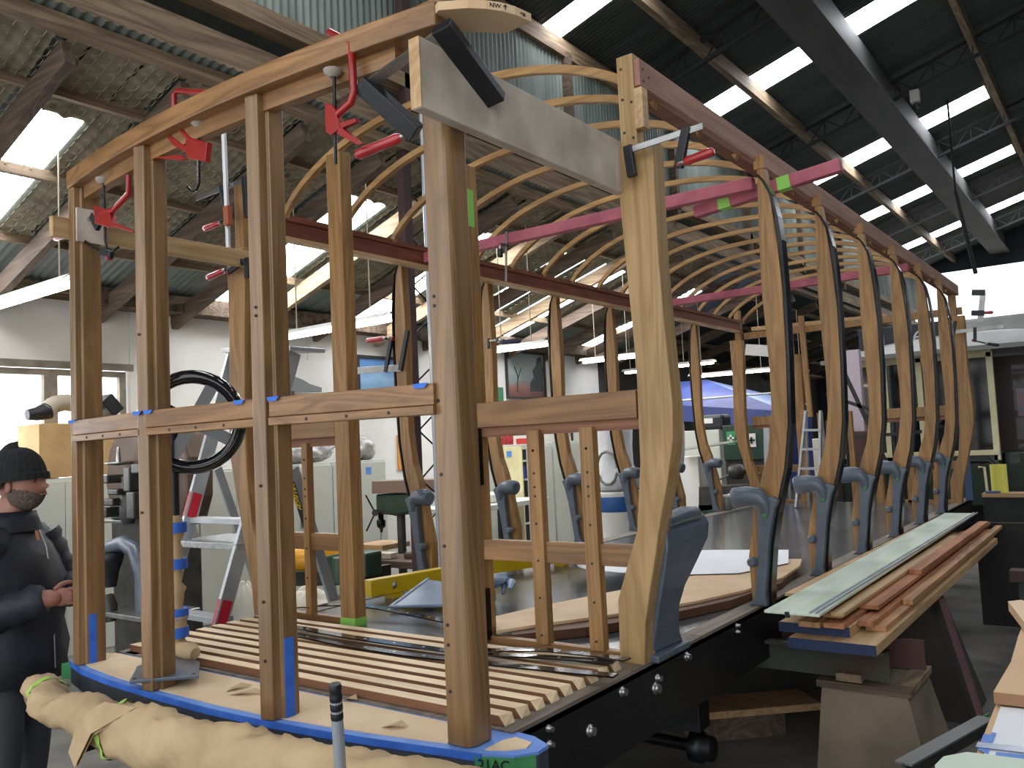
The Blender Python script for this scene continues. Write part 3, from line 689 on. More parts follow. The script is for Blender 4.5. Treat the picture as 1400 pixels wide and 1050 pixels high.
bow_clamp('red bow clamp under the head rail beside the outer left post', -.06,
    [(176, 222), (176, 265), (155, 288), (140, 292)],
    [[(131, 281), (152, 288), (158, 310), (152, 312), (133, 306)], [(154, 303), (186, 316), (184, 318), (154, 309)]],
    (141, 244), [(142, 248), (144, 330), (148, 341), (156, 343), (162, 338)])
bow_clamp('red bow clamp under the head rail left of the nearest post', -.1,
    [(450, 44), (462, 50), (480, 60), (484, 125), (480, 140), (462, 156)],
    [[(447, 142), (457, 144), (462, 152), (468, 176), (456, 186), (449, 182)], [(466, 172), (498, 197), (492, 199), (463, 184)], [(465, 170), (488, 162), (490, 167), (470, 176)]],
    (455, 96), [(457, 100), (459, 224)])
for o in bpy.data.objects:
    if o.name.startswith('bow_clamp') and 'group' in o: del o['group']

# ============================================================ LOOSE THINGS ON THE TRAM
def slab(name, pts, z0, z1, mat, parent=None, bevel=0., **k): return MB().prism([(p_[0], p_[1]) for p_ in pts], 'z', z0, z1).build(name, mat, parent, bevel, **k)
# yellow straightedge, raised on blocks
a = at(503, 800, z=1.0); b = at(790, 750, z=1.0); d = (b-a); 
t = thing('box_level', 'long yellow box level lying along the tram floor', 'level', (a.x, a.y, .905)); m_yel = plain('yellow_paint', '#d9b912', .4, c2='#c9a70c', scale=5, coat=.2)
lv = MB().obox(a+Vector((0, 0, -.02)), b+Vector((0, 0, -.02)), .07, .1).build('beam', m_yel, t, bevel=.004)
for k_ in (.1, .93): MB().lathe(a.lerp(b, k_)+Vector((.02, -.022, -.02)), [(.0, -.014), (.026, -.012), (.026, .004), (.018, .006)], 12, 'y').build('vial_window', m_steel, t)
n_ = Vector((d.y, -d.x, 0)).normalized()
for k_ in (.48, .55): MB().text('III', .03, a.lerp(b, k_)+n_*.0255+Vector((0, 0, -.01)), d, (0, 0, 1), .001).build('lettering', m_dark, t)
for k_ in (.1, .9):
    c_ = a.lerp(b, k_); MB().box(c_.x-.04, c_.x+.04, c_.y-.04, c_.y+.04, F+.001, .93).build('foot_block', m_yel, t)
# grey triangular casting and horn
tri = [at(535, 829, z=.93), at(585, 792, z=.99), at(640, 800, z=.99), at(640, 827, z=.93)]
t = thing('cast_gusset', 'blue-grey triangular casting lying on the tram floor behind the near post', 'casting', (tri[0].x, tri[0].y, F))
q_ = MB(); dz = Vector((0, 0, -.014)); q_.add([*tri, *[p_+dz for p_ in tri]], [(0, 1, 2, 3), (7, 6, 5, 4)]+[(i, (i+1) % 4, 4+(i+1) % 4, 4+i) for i in range(4)]); q_.build('plate', plain('pale_blue_primer', '#7f90a8', .4, .1, c2='#6f8099', coat=.2), t, bevel=.003)
rm = MB().tube([tri[1], tri[0]+(tri[0]-tri[1])*.02, tri[3]], .012, 8); rm.build('rim', plain('pale_blue_primer', '#7f90a8'), t)
MB().box(tri[1].x-.02, tri[1].x+.02, tri[1].y-.02, tri[1].y+.02, F+.001, tri[1].z-.01).build('lug', m_cast, t)
hp_ = [at(640, 812, z=1.0), at(668, 797, z=1.02), at(690, 790, z=1.02), at(699, 797, z=1.0), at(697, 806, z=.98)]
t = tag(MB().tube([hp_[0], hp_[1], hp_[2], hp_[3], hp_[4]], [.05, .045, .035, .028, .012], 10).tube([at(690, 798, z=.99), at(687, 812, z=.95)], [.02, .008], 8).tube([hp_[1], (hp_[1].x, hp_[1].y, F+.02)], [.03, .04], 8).build('horned_casting', plain('pale_blue_primer', '#7f90a8')), 'blue-grey horned casting lying just right of the near post', 'casting')
# black iron strips on floor and slats
def strap(pts, z, w_, lab, mat=m_black, zz=None, hol=True):
    P = [at(a, b, z=z+(zz[i] if zz else 0)) for i, (a, b) in enumerate(pts)]
    L_ = []; R_ = []
    for i, p_ in enumerate(P):
        d = (P[min(i+1, len(P)-1)]-P[max(i-1, 0)]); n_ = Vector((-d.y, d.x, 0)).normalized()*w_/2
        L_.append(p_+n_); R_.append(p_-n_)
    o = MB().strip(L_, R_, [p_+Vector((0, 0, .006)) for p_ in R_], [p_+Vector((0, 0, .006)) for p_ in L_]).build('iron_strip', mat)
    tag(o, lab, 'metal strip')
    if hol:
        h = MB(); n = int((P[-1]-P[0]).length/.16)
        for i in range(1, n): c_ = P[0].lerp(P[-1], i/n); 
        for i in range(len(P)-1):
            for s_ in (.25, .75): h.lathe(P[i].lerp(P[i+1], s_)+Vector((0, 0, .0055)), [(.007, 0), (.007, .0015)], 8)
        h.build('screw_holes', m_steel, o, kind='stuff')
    return o
m_gloss = plain('glossy_black_iron', '#17181b', .12, .3, c2='#222327', coat=.6)
strap([(402, 858), (480, 872), (560, 884), (640, 894), (740, 899), (840, 906)], F+.05, .05, 'glossy black iron strip lying nearest the bulkhead on the slatted deck', m_gloss)
strap([(402, 868), (480, 884), (560, 896), (640, 905), (740, 915), (842, 925)], F+.037, .05, 'dull black iron strip lying in front of the glossy one on the slats', m_black)
strap([(645, 892), (700, 889), (750, 890), (810, 896), (858, 903)], F+.06, .05, 'black iron strip with raised left end lying toward the pale corner post', m_gloss, [.02, .015, .006, 0, 0])
strap([(398, 832), (440, 828), (480, 827), (520, 832), (570, 842), (640, 856)], F+.02, .06, 'bent black iron strip lying on the tram floor beyond the bulkhead', m_gloss, [.0, .03, .045, .03, .01, 0])
# curved plywood template on timber bearers
cv = [(680, 862), (760, 845), (850, 822), (950, 800), (1040, 782), (1096, 762)]; cv2 = [(1090, 758), (1000, 775), (900, 797), (820, 815), (740, 832), (680, 842)]
o = slab('curved_template', [at(a, b, z=F+.06) for a, b in [(678, 862), (745, 852), (850, 838), (950, 822), (1020, 806), (1070, 789), (1094, 773), (1096, 764), (1075, 764), (1000, 776), (900, 796), (820, 812), (740, 828), (678, 842)]], F+.045, F+.06, plain('template_plywood', '#d9bd98'), bevel=.002)
tag(o, 'large pale curved plywood template lying on the tram floor along the right side', 'template')
o2 = slab('template_bearer', [at(a, b, z=F+.03) for a, b in [(700, 872), (800, 862), (900, 846), (1000, 824), (1068, 800), (1090, 780), (1080, 778), (1000, 806), (900, 828), (800, 848), (700, 862)]], F+.002, F+.044, plain('brown_bearer', '#5a3a28', .6), bevel=.002)
tag(o2, 'brown curved timber under the plywood template', 'template')
# drawing sheet, curled at the left
sh = MB(); c0 = at(800, 770, z=F+.07); 
pA = [at(792, 768, z=F+.1), at(812, 758, z=F+.09), at(900, 753, z=F+.07), at(1000, 752, z=F+.07), at(1078, 752, z=F+.075)]
pB = [at(800, 778, z=F+.1), at(845, 783, z=F+.08), at(930, 786, z=F+.066), at(1010, 784, z=F+.066), at(1078, 770, z=F+.068)]
sh.add(pA+pB+[p_+Vector((0, 0, .002)) for p_ in pA+pB], [(i, i+1, 6+i, 5+i) for i in range(4)]+[(10+i, 11+i, 16+i, 15+i) for i in range(4)])
curl = [(-.0, 0, 0), (-.05, 0, .012), (-.075, 0, .045), (-.05, 0, .08), (-.01, 0, .085)]
ua = (pA[1]-pA[0])
P_ = [[pA[0]+Vector(c_) for c_ in curl], [pB[0]+Vector(c_) for c_ in curl]]
sh.add(P_[0]+P_[1], [(i, i+1, 6+i, 5+i) for i in range(4)])
tag(sh.build('drawing_sheet', plain('white_paper', '#eceff2', .6), fix=False), 'large white drawing sheet curling up at one end behind the right bulkhead panel', 'paper')
# handwheel column with wrapping, foot plate
cx, cy = -.70, .17
t = thing('brake_column', 'black handwheel on a brake column wrapped in brown paper behind the second post', 'brake column', (cx, cy, F))
bp_ = [at(a, b, z=F+.04) for a, b in [(177, 934), (187, 914), (245, 893), (273, 908), (272, 926)]]
slab('base_plate', bp_, F+.036, F+.05, plain('base_plate_paint', '#59636f', .35, .2, coat=.2), t, bevel=.003)
for a, b in ((184, 928), (265, 921), (236, 905)): MB().lathe(at(a, b, z=F+.05), [(.008, 0), (.008, .002)], 8).build('bolt_hole', m_dark, t)
wr = MB(); prof = []
for i in range(25):
    z = .96+i*(1.56-.96)/24; prof.append((.032+.014*math.sin(i*1.9)*math.sin(i*.7)+(.01 if i < 8 else 0), z-F))
wr.lathe((cx+.0, cy, F), prof, 14); wr.build('paper_wrap', m_kraft, t)
for z in (1.48, 1.32, 1.1, 1.02): MB().lathe((cx, cy, z), [(.05, 0), (.052, .02), (.05, .045)], 12).build('tape_band', m_btape, t)
MB().tube([(cx, cy, F+.05), (cx, cy, 1.98)], .022, 10).build('shaft', m_dark, t)
MB().tube([(cx, cy, F+.07), (cx+.07, cy-.02, F+.075), (cx+.14, cy-.02, F+.075), (cx+.17, cy-.02, F+.07)], [.03, .034, .04, .025], 10).build('wrapped_lever', m_kraft, t)
# black handwheel
wc = at(263, 577, y=.22); wn_ = (CP-wc); wn_.z = -.15; wn_.normalize()
e1 = wn_.cross(Vector((0, 0, 1))).normalized(); e2 = e1.cross(wn_).normalized(); R_ = .205
MB().tube([wc+(e1*math.cos(a)+e2*math.sin(a))*R_ for a in [i*math.pi/18 for i in range(36)]], .031, 10, closed=True).build('wheel_rim', m_gloss, t)
for k_ in range(4):
    a_ = .5+k_*math.pi/2; MB().obox(wc, wc+(e1*math.cos(a_)+e2*math.sin(a_))*R_, .055, .025, wn_).build('wheel_spoke', m_gloss, t)
MB().tube([wc+wn_*.03, wc-wn_*.06], .04, 12).build('hub', m_gloss, t)
MB().tube([wc-wn_*.03, Vector((cx, cy, 1.95))], .02, 8).build('axle', m_dark, t)

# ============================================================ THE SIDE AISLE (left)
def lamp(label, y, p0, p1, hang=True):
    a = at(*p0, y=y); b = at(*p1, y=y); z = (a.z+b.z)/2; x0, x1 = sorted((a.x, b.x))
    t = thing('fluorescent_lamp', label, 'lamp', ((x0+x1)/2, y, z))
    MB().tube([(x0, y-.03, z), (x1, y-.03, z)], .02, 10).tube([(x0, y+.05, z+.01), (x1, y+.05, z+.01)], .018, 8).build('tube', m_tube, t)
    MB().prism([(y-.1, z+.02), (y-.05, z+.06), (y+.05, z+.06), (y+.1, z+.02), (y+.09, z+.02), (y+.045, z+.05), (y-.045, z+.05), (y-.09, z+.02)], 'x', x0-.04, x1+.04).build('housing', plain('lamp_housing', '#b5b3ab', .5), t)
    for xx in (x0+.2, x1-.2):
        zt = zl(xx)-.1 if xx < XC else z+1.2
        MB().tube([(xx, y, z+.06), (xx, y, zt)], .006, 5).build('chain', m_wire, t)
lamp('fluorescent lamp hanging at the far left above the man', 1.0, (-30, 424), (100, 391))
lamp('fluorescent lamp hanging beyond the tram, between the third end post and the bulkhead', 3.0, (387, 463), (530, 438))
lamp('fluorescent lamp in front of the painting of trees', 6.0, (668, 483), (746, 471))
lamp('fluorescent lamp seen just left of the pale corner post', 9.0, (799, 496), (874, 487))
lamp('short fluorescent lamp below the one left of the pale corner post', 11.0, (856, 511), (876, 507))
lamp('bright fluorescent lamp just right of the pale corner post', 11.0, (920, 502), (974, 496))
lamp('long low fluorescent lamp over the blue canopy', 12.5, (946, 517), (1056, 505))
lamp('farthest fluorescent lamp, right of the first right side post', 14.0, (1080, 511), (1102, 508))
# steel cabinets along the wall
def cabinet(label, y0, y1, h, group='steel cabinets along the white wall', xf=-5.2):
    t = thing('steel_cabinet', label, 'cabinet', (-5.45, (y0+y1)/2, 0), group)
    MB().box(XW+.03, xf-.02, y0+.004, y1-.004, .0, h).build('body', m_cab, t, bevel=.004)
    m_ = (y0+y1)/2
    for a, b in ((y0+.01, m_-.003), (m_+.003, y1-.01)):
        d = MB().box(xf-.018, xf, a, b, .06, h-.03).build('door', m_cab, t, bevel=.003)
        if b < m_: MB().box(xf, xf+.012, b-.05, b-.03, h*.55, h*.62).build('handle', m_steel, d)
    return t
labs = ['pale steel cabinet behind the man beside the cardboard box', 'pale steel cabinet behind the drilling machine between the first two end posts', 'pale steel cabinet seen through the legs of the stepladder', 'pale steel cabinet with two blue stickers left of the tall left door post', 'pale steel cabinet right of the one with blue stickers, under plastic sheeting']
for k, lb_ in enumerate(labs):
    c_ = cabinet(lb_, 1.38+.92*k, 2.3+.92*k, 1.68)
    if k in (3, 4): 
        for yy in ((4.36, 4.48) if k == 3 else (5.62,)): MB().box(-5.2, -5.196, yy, yy+.09, 1.5, 1.59).build('blue_sticker', plain('blue_sticker', '#5a92d8'), c_)
# plastic sheeting and bits on the cabinets
def lump(name, c, r, mat, label, cat, seed=1, n=14, amp=.25, group=None, squash=0.):
    m_ = MB(); c = Vector(c); rx, ry, rz = r
    def P(u, v):
        th = u*2*math.pi; ph = v*math.pi
        k = 1+amp*(math.sin(3*th+seed)*math.sin(2*ph+seed*1.7)*.5+math.sin(5*th+seed*2.3)*math.sin(4*ph)*.3+.2*math.sin(9*th+seed)*math.sin(7*ph))
        return c+Vector((rx*math.sin(ph)*math.cos(th)*k, ry*math.sin(ph)*math.sin(th)*k, max(-rz, rz*math.cos(ph)*k)))
    m_.grid(P, n*2, n); o = m_.build(name, mat)
    return tag(o, label, cat, group)
m_plas = plain('clear_plastic_sheeting', '#c9c7c2', .25, 0, c2='#8d8a86', scale=9, bump=.8, bscale=14)
lump('plastic_sheeting', (-5.42, 4.6, 1.68+.14), (.2, .62, .14), m_plas, 'crumpled plastic sheeting heaped on the steel cabinets', 'plastic sheet', 2, 24, .4)
lump('plastic_bag', (-5.42, 5.75, 1.68+.15), (.18, .22, .15), m_plas, 'pale plastic bag on the right-hand end of the cabinet row', 'bag', 5, 20, .4)
# cardboard box, dust hose
bxx = MB().box(XW+.1, -5.22, 1.62, 2.75, 1.69, 2.19).build('cardboard_box', plain('cardboard', '#bd9c6c', .8, c2='#ab8b5e'), bevel=.004)
tag(bxx, 'tall brown cardboard box standing on the steel cabinets behind the man', 'box')
t = thing('extractor_hose', 'dark hose with a beige corrugated bend lying on top of the cardboard box', 'hose', at(90, 570, x=-5.4))
hp2 = [at(a, b, x=-5.4) for a, b in ((37, 567), (50, 566), (66, 561))]; MB().tube(hp2, [.05, .065, .085], 14).build('nozzle', m_dark, t)
hp2 = [at(a, b, x=-5.4) for a, b in ((64, 562), (74, 553), (88, 550), (102, 552), (140, 560))]
cc = []; 
for i in range(len(hp2)-1):
    for j_ in range(8): cc.append(hp2[i].lerp(hp2[i+1], j_/8))
MB().tube(cc, [.075+.008*(i % 2) for i in range(len(cc))], 14).build('corrugated_hose', plain('beige_hose', '#a89f8c', .6), t)
MB().obox(at(138, 545, x=-5.35), at(155, 565, x=-5.35), .24, .14, (0, 1, 0)).build('black_hopper', m_dark, t, bevel=.01)
# window-side posters etc
bx_ = MB().box(XW+.012, XW+.03, 4.92, 5.6, 2.2, 3.0).build('white_board', m_white); tag(bx_, 'large plain white board on the wall seen above the tram belt rail', 'board')
MB().box(XW+.012, XW+.045, 4.88, 4.92, 2.16, 3.04).build('frame', m_wframe, bx_)
mc_ = MB(); q0 = [at(a, b, x=-5.62) for a, b in ((392, 534), (398, 513), (414, 519), (424, 525), (440, 530), (440, 536))]
mc_.add(q0+[p_+Vector((-.045, 0, 0)) for p_ in q0], [list(range(6)), list(range(6, 12))[::-1]]+[(i, (i+1) % 6, 6+(i+1) % 6, 6+i) for i in range(6)])
tag(mc_.build('grey_hood', plain('grey_hood', '#77797a', .6)), 'dark grey sloping machine hood just above the belt rail by the third end post', 'hood')
def picture(label, y0, y1, z0, z1, kind, fr='#2c2a2c'):
    t = thing('framed_painting', label, 'painting', (XW+.02, (y0+y1)/2, z0))
    f_ = MB()
    for b_ in ((y0-.04, y0, z0-.04, z1+.04), (y1, y1+.04, z0-.04, z1+.04), (y0, y1, z0-.04, z0), (y0, y1, z1, z1+.04)): f_.box(XW+.012, XW+.05, *b_)
    f_.build('frame', plain('dark_frame', fr), t)
    m, nt, b, N, L = nodes('canvas_'+kind); b.inputs['Roughness'].default_value = .5
    tc = N('ShaderNodeTexCoord'); sp_ = N('ShaderNodeSeparateXYZ'); L(tc.outputs['Generated'], sp_.inputs[0])
    nz = N('ShaderNodeTexNoise'); nz.inputs['Scale'].default_value = 4; nz.inputs['Detail'].default_value = 6; L(tc.outputs['Generated'], nz.inputs['Vector'])
    ad = N('ShaderNodeMath'); ad.operation = 'MULTIPLY_ADD'; ad.inputs[1].default_value = .35; L(nz.outputs[0], ad.inputs[0]); L(sp_.outputs['Z'], ad.inputs[2])
    rp = N('ShaderNodeValToRGB'); cols = {'lake': ['#5b6b52', '#7d8f86', '#6c93b8', '#8fb2cf', '#5f8fc4'], 'trees': ['#6b4238', '#8a5a48', '#7f8c8c', '#9aa6a2', '#8e9a98'], 'notice': ['#c9cdb8', '#dde0cf', '#d4dcc8', '#e4e6dc', '#c0503c']}[kind]
    e = rp.color_ramp.elements; e[0].position = .2; e[0].color = hx(cols[0]); e[1].position = 1.1 if False else 1.; e[1].color = hx(cols[4])
    for i, p_ in enumerate((.38, .55, .78)): q_ = e.new(p_); q_.color = hx(cols[i+1])
    L(ad.outputs[0], rp.inputs[0]); L(rp.outputs[0], b.inputs['Base Color'])
    cv_ = MB().box(XW+.015, XW+.025, y0, y1, z0, z1).build('canvas', m, t)
    return t, cv_
pt, cv_ = picture('framed painting of a blue lake seen between the door posts', 6.05, 7.0, 2.38, 3.08, 'lake')
MB().prism([(6.5, 2.4), (6.9, 2.4), (6.9, 2.52), (6.8, 2.6), (6.66, 2.62), (6.55, 2.5)], 'x', XW+.024, XW+.028).build('painted_house', plain('painted_house', '#6b564c'), cv_)
pt, cv_ = picture('framed painting of dark bare trees left of the pale corner post', 9.45, 10.55, 2.6, 3.36, 'trees', '#4a4038')
tree = MB().prism([(10.1, 2.7), (10.5, 2.7), (10.54, 3.1), (10.48, 3.34), (10.36, 3.3), (10.3, 3.14), (10.2, 3.08), (10.24, 2.95), (10.12, 2.86)], 'x', XW+.024, XW+.028)
tree.tube([(XW+.026, 9.72, 2.68), (XW+.026, 9.75, 2.95), (XW+.026, 9.66, 3.12)], .012, 5).tube([(XW+.026, 9.75, 2.9), (XW+.026, 9.86, 3.1)], .008, 5)
tree.build('painted_trees', plain('painted_tree', '#2f3b38'), cv_)
picture('notice in a brown wooden frame beside the tall grey lockers', 10.9, 11.35, 1.45, 2.1, 'notice', '#5d3a26')
z_ = MB().box(XW+.012, XW+.03, 6.75, 7.05, 1.5, 2.0).build('orange_notice', plain('orange_notice', '#d08a3c')); tag(z_, 'orange notice on the wall left of the drill press column', 'notice')
# stepladder (front frame leans back, rear legs forward)
def lp(px, py, d0=.85, k=.35):           # on the plane y = d0 + k z
    d = cf + cr*((px-700)/FPX) - cu*((py-525)/FPX); t_ = (d0-CP.y+k*CP.z)/(d.y-k*d.z); return CP+d*t_
t = thing('stepladder', 'aluminium stepladder with red stickers standing left of the tram', 'stepladder', (-2.3, 1.4, 0))
L0, L1 = lp(320, 482), lp(250, 745); R0, R1 = lp(402, 482), lp(318, 790)
def ext(a, b): s_ = a.z/(a.z-b.z); return a+(b-a)*s_
L1, R1 = ext(L0, L1), ext(R0, R1)
for nm, a, b in (('L', L0, L1), ('R', R0, R1)):
    st = MB().obox(a, b, .03, .1, (0, 1, .3)).build('stile', m_alu, t, bevel=.003)
    c_ = a.lerp(b, .66 if nm == 'R' else .42); d = (b-a).normalized()
    sd = d.cross(Vector((0, 1, .3))).normalized()
    # sticker on the outer and front faces
    fn = -(Vector((0, 1, .3))-d*d.dot(Vector((0, 1, .3)))).normalized()
    for off_, nn, ww in ((fn*.0515, sd, .03), (-sd*.0165, fn, .09), (sd*.0165, fn, .09)):
        q_ = MB().obox(c_-d*.085+off_, c_+d*.085+off_, *( (.02, .002) if ww == .03 else (.002, .07)), (fn)).build('red_sticker', plain('red_sticker', '#c02a35', .4), st)
for s_ in (.12, .23, .34, .45, .56, .68, .79, .9):
    a, b = L0.lerp(L1, s_), R0.lerp(R1, s_); z = (a.z+b.z)/2; a = Vector((a.x, a.y, z)); b = Vector((b.x, b.y, z))
    if s_ not in (.45, .68, .79, .9): continue
    MB().obox(a+Vector((0, .04, 0)), b+Vector((0, .04, 0)), .11, .035).build('tread', m_alu, t, bevel=.002)
pl_ = [lp(246, 742), lp(332, 748)]; zz = pl_[0].z
MB().box(min(pl_[0].x, pl_[1].x), max(pl_[0].x, pl_[1].x), pl_[0].y-.05, pl_[0].y+.38, zz-.02, zz+.02).build('platform_tread', plain('chequer_plate', '#c2c4c4', .35, .6, c2='#9fa2a3', scale=30), t, bevel=.003)
MB().obox(L0+Vector((-.05, .08, .02)), R0+Vector((.05, .08, .02)), .3, .03).build('top_cap', m_alu, t, bevel=.006)
rl = [Vector((L0.x+.02, 1.85, 2.35)), Vector((L0.x+.05, 2.75, 0))], [Vector((R0.x-.1, 1.85, 2.35)), None]
MB().obox(at(297, 640, y=1.95), at(352, 800, y=2.4), .03, .07, (0, 1, 0)).build('rear_leg', m_alu, t, bevel=.002)
a = at(400, 640, y=1.9); b = at(458, 828, y=2.5); b2 = a+(b-a)*(a.z/(a.z-b.z)); 
rg = MB().obox(a, b2, .035, .08, (0, 1, 0)).build('rear_leg', m_alu, t, bevel=.002)
d = (b-a).normalized(); up_ = Vector((0, -1, 0)).cross(d).normalized()
a1 = at(397, 668, y=1.93); c_ = a1+Vector((0, -.052, 0))
MB().obox(a.lerp(b, .08)+Vector((0, -.045, 0)), a.lerp(b, .5)+Vector((0, -.045, 0)), .07, .003, (0, 1, 0)).build('black_decal', m_dark, rg)
dd = (b-a).normalized(); uu = Vector((0, -1, 0)).cross(dd); uu = -uu if uu.x < 0 else uu
MB().text('ULLRICH', .056, a.lerp(b, .1)+Vector((0, -.05, 0))+uu*-.008, dd, uu, .0015).build('lettering', m_yel, rg)
MB().text('ALUMINIUM', .03, a.lerp(b, .14)+Vector((0, -.05, 0))-uu*.033, dd, uu, .0015).build('lettering', m_yel, rg)
# milling/drilling machine behind the first posts
m_mach = plain('oily_machine_grey', '#4b4a46', .45, .4, c2='#33322f', scale=7, bump=.2)
m_rust = plain('brown_machine_guard', '#5d4a3d', .6, .2, c2='#4a3a30', scale=4)
t = thing('milling_machine', 'old dark milling machine with brown belt guard behind the outer left posts', 'machine', (-4.0, 2.2, 0))
Q = lambda px, py, y=1.25: at(px, py, y=y+.6)
def flat(name, pts, y, th, mat, parent, bev=.006):
    P = [at(a, b, y=y) for a, b in pts]; m_ = MB().add(P+[p_+Vector((0, th, 0)) for p_ in P], [list(range(len(P))), list(range(len(P), 2*len(P)))[::-1]]+[(i, (i+1) % len(P), len(P)+(i+1) % len(P), len(P)+i) for i in range(len(P))])
    return m_.build(name, mat, parent, bevel=bev)
flat('belt_guard', [(150, 700), (143, 660), (148, 615), (160, 590), (180, 575), (215, 572), (245, 590), (256, 625), (256, 680), (246, 720)], 1.95, .25, m_rust, t, .03)
flat('column', [(150, 680), (205, 680), (232, 740), (236, 930), (158, 925)], 1.98, .3, m_mach, t, .02)
for k_, (pa_, r0_, r1_) in enumerate((((142, 632), .0, .0),)):
    c_ = Q(162, 633); MB().lathe(c_, [(.02, -.02), (.1, -.012), (.115, 0), (.1, .012), (.02, .01), (.02, .03), (.012, .13), (.0, .14)], 18).build('feed_wheel', m_steel, t)
MB().lathe(Q(175, 700), [(.05, -.1), (.07, -.02), (.07, .1), (.05, .16), (.05, .3)], 14).build('quill', m_mach, t)
for (a, b, w_, h_) in ((150, 655, .22, .07), (166, 672, .16, .05), (158, 686, .2, .06), (185, 655, .1, .2), (150, 700, .18, .08), (190, 690, .12, .22), (200, 640, .2, .08)):
    c_ = Q(a, b, 1.2); MB().box(c_.x-w_/2, c_.x+w_/2, c_.y-.08, c_.y+.1, c_.z-h_/2, c_.z+h_/2).build('head_block', m_mach, t, bevel=.012)
MB().tube([Q(140, 712), Q(178, 712)], .02, 8).build('feed_handle', m_steel, t)
MB().tube([Q(150, 748, 1.1), Q(170, 742, 1.1), Q(185, 752, 1.1), Q(196, 785, 1.1), Q(198, 840, 1.1)], [.06, .065, .065, .065, .07], 12).build('knee_casting', m_cast, t)
MB().lathe(Q(150, 765, 1.05), [(.05, -.22), (.07, -.1), (.1, -.02), (.11, .03), (.1, .05)], 16).build('swarf_bowl', m_dark, t)
c_ = Q(170, 835, 1.0); MB().box(c_.x-.12, c_.x+.5, 1.5, 1.95, c_.z-.04, c_.z).build('work_table', m_steel, t, bevel=.006)
MB().box(c_.x-.05, c_.x+.35, 1.55, 1.9, 0, c_.z-.04).build('pedestal', m_mach, t, bevel=.02)
MB().tube([Q(146, 815, .95), Q(150, 830, .95), Q(152, 850, .95)], [.05, .06, .04], 10).build('vise', m_mach, t)
# drill press seen between the door posts
t = thing('drill_press', 'green-grey bench drill press with a long brown belt cover between the door posts', 'drill press', (-2.9, 4.3, 0))
D = lambda px, py, y=4.3: at(px, py, y=y)
flat('belt_cover', [(508, 658), (597, 655), (597, 672), (508, 675)], 4.15, .3, plain('belt_cover_paint', '#7a6558', .5), t)
m_gm = plain('green_machine_paint', '#3c5040', .45, .2, c2='#2f4033', scale=6)
flat('head', [(513, 676), (560, 675), (560, 700), (540, 706), (514, 700)], 4.2, .22, m_gm, t, .02)
MB().tube([D(548, 700), (D(548, 700).x, 4.3, .02)], .045, 12).build('column', m_mach, t)
MB().lathe(D(521, 712), [(.012, -.12), (.02, -.08), (.045, -.06), (.05, 0), (.03, .02), (.03, .08)], 12).build('chuck', m_black, t)
MB().tube([D(521, 728), D(521, 738)], .006, 6).build('drill_bit', m_steel, t)
for a, b in ((500, 677), (501, 726), (535, 703)): MB().tube([D(513, 701, 4.15), D(a, b, 4.1)], .009, 6).build('feed_arm', m_black, t)
MB().tube([D(513, 701, 4.1), D(513, 701, 4.3)], .035, 12).build('feed_hub', m_mach, t)
c_ = D(523, 742); MB().box(c_.x-.2, c_.x+.2, 4.1, 4.5, c_.z-.05, c_.z).build('table', w_lightX, t)
MB().lathe((D(548, 700).x, 4.3, 0), [(.2, 0), (.2, .04), (.06, .08)], 16).build('base', m_mach, t)
# yellow-tanked green saw on the aisle floor
t = thing('cutoff_saw', 'green metal saw with a yellow tank beyond the left bulkhead panel', 'machine', (-3.0, 3.2, 0))
E_ = lambda px, py, y=3.3: at(px, py, y=y)
MB().tube([E_(385, 768), E_(432, 766), E_(438, 768)], [.13, .13, .05], 18).build('yellow_tank', plain('tank_yellow', '#d99a1c', .4, coat=.3), t)
flat('yellow_guard', [(432, 748), (470, 743), (470, 756), (436, 768), (438, 785), (430, 785)], 3.3, .1, plain('tank_yellow', '#d99a1c'), t)
flat('saw_bow', [(438, 762), (470, 755), (500, 756), (500, 790), (438, 780)], 3.1, .2, m_gm, t, .02)
MB().tube([E_(466, 762, 3.0), E_(466, 795, 3.0)], [.07, .09], 14).build('motor', m_gm, t)
flat('bed', [(380, 782), (490, 780), (490, 800), (380, 802)], 3.1, .4, m_mach, t)
for x_ in (385, 480): c_ = E_(x_, 800, 3.3); MB().box(c_.x-.04, c_.x+.04, 3.2, 3.4, 0, c_.z).build('leg', m_mach, t)
lump('dust_sheet', at(425, 832, y=2.85)+Vector((0, 0, -.3)), (.5, .18, .45), plain('cloth_dust_sheet', '#d5d0c4', .8, c2='#c2bcae', scale=3, bump=.4), 'pale dust sheet draped over a machine beyond the left bulkhead panel', 'dust sheet', 3, 22, .15)
lump('cloth_sack', at(336, 822, y=2.6)+Vector((0, 0, -.25)), (.13, .14, .4), plain('cloth_dust_sheet', '#d5d0c4'), 'white cloth-covered shape beside the foot of the stepladder', 'dust sheet', 6, 16, .12)
# timbers and clutter under the drill press
for k_, (a, b, c_, d_, mt, lb_) in enumerate(((505, 765, 545, 770, m_ply, 'grey offcut on the low bench left of the first left casting'), (512, 782, 552, 775, w_oldX, 'old timber offcut on the low bench behind the yellow box level'))):
    o = MB().obox((-3.2+.4*k_, 3.72+.1*k_, .81), (-2.9+.4*k_, 3.76+.15*k_, .81), .12, .05).build('timber_offcut', mt, bevel=.003); tag(o, lb_, 'offcut')
o = MB().box(-3.4, -2.45, 3.62, 4.04, .72, .78); bench = thing('low_bench', 'low dark bench under the offcuts left of the tram', 'bench', (-2.9, 3.8, 0)); o.build('bench_top', w_oldX, bench)
for a, b in ((-3.35, 3.66), (-2.5, 3.66), (-3.35, 4.0), (-2.5, 4.0)): MB().box(a-.03, a+.03, b-.03, b+.03, 0, .72).build('leg', m_mach, bench)
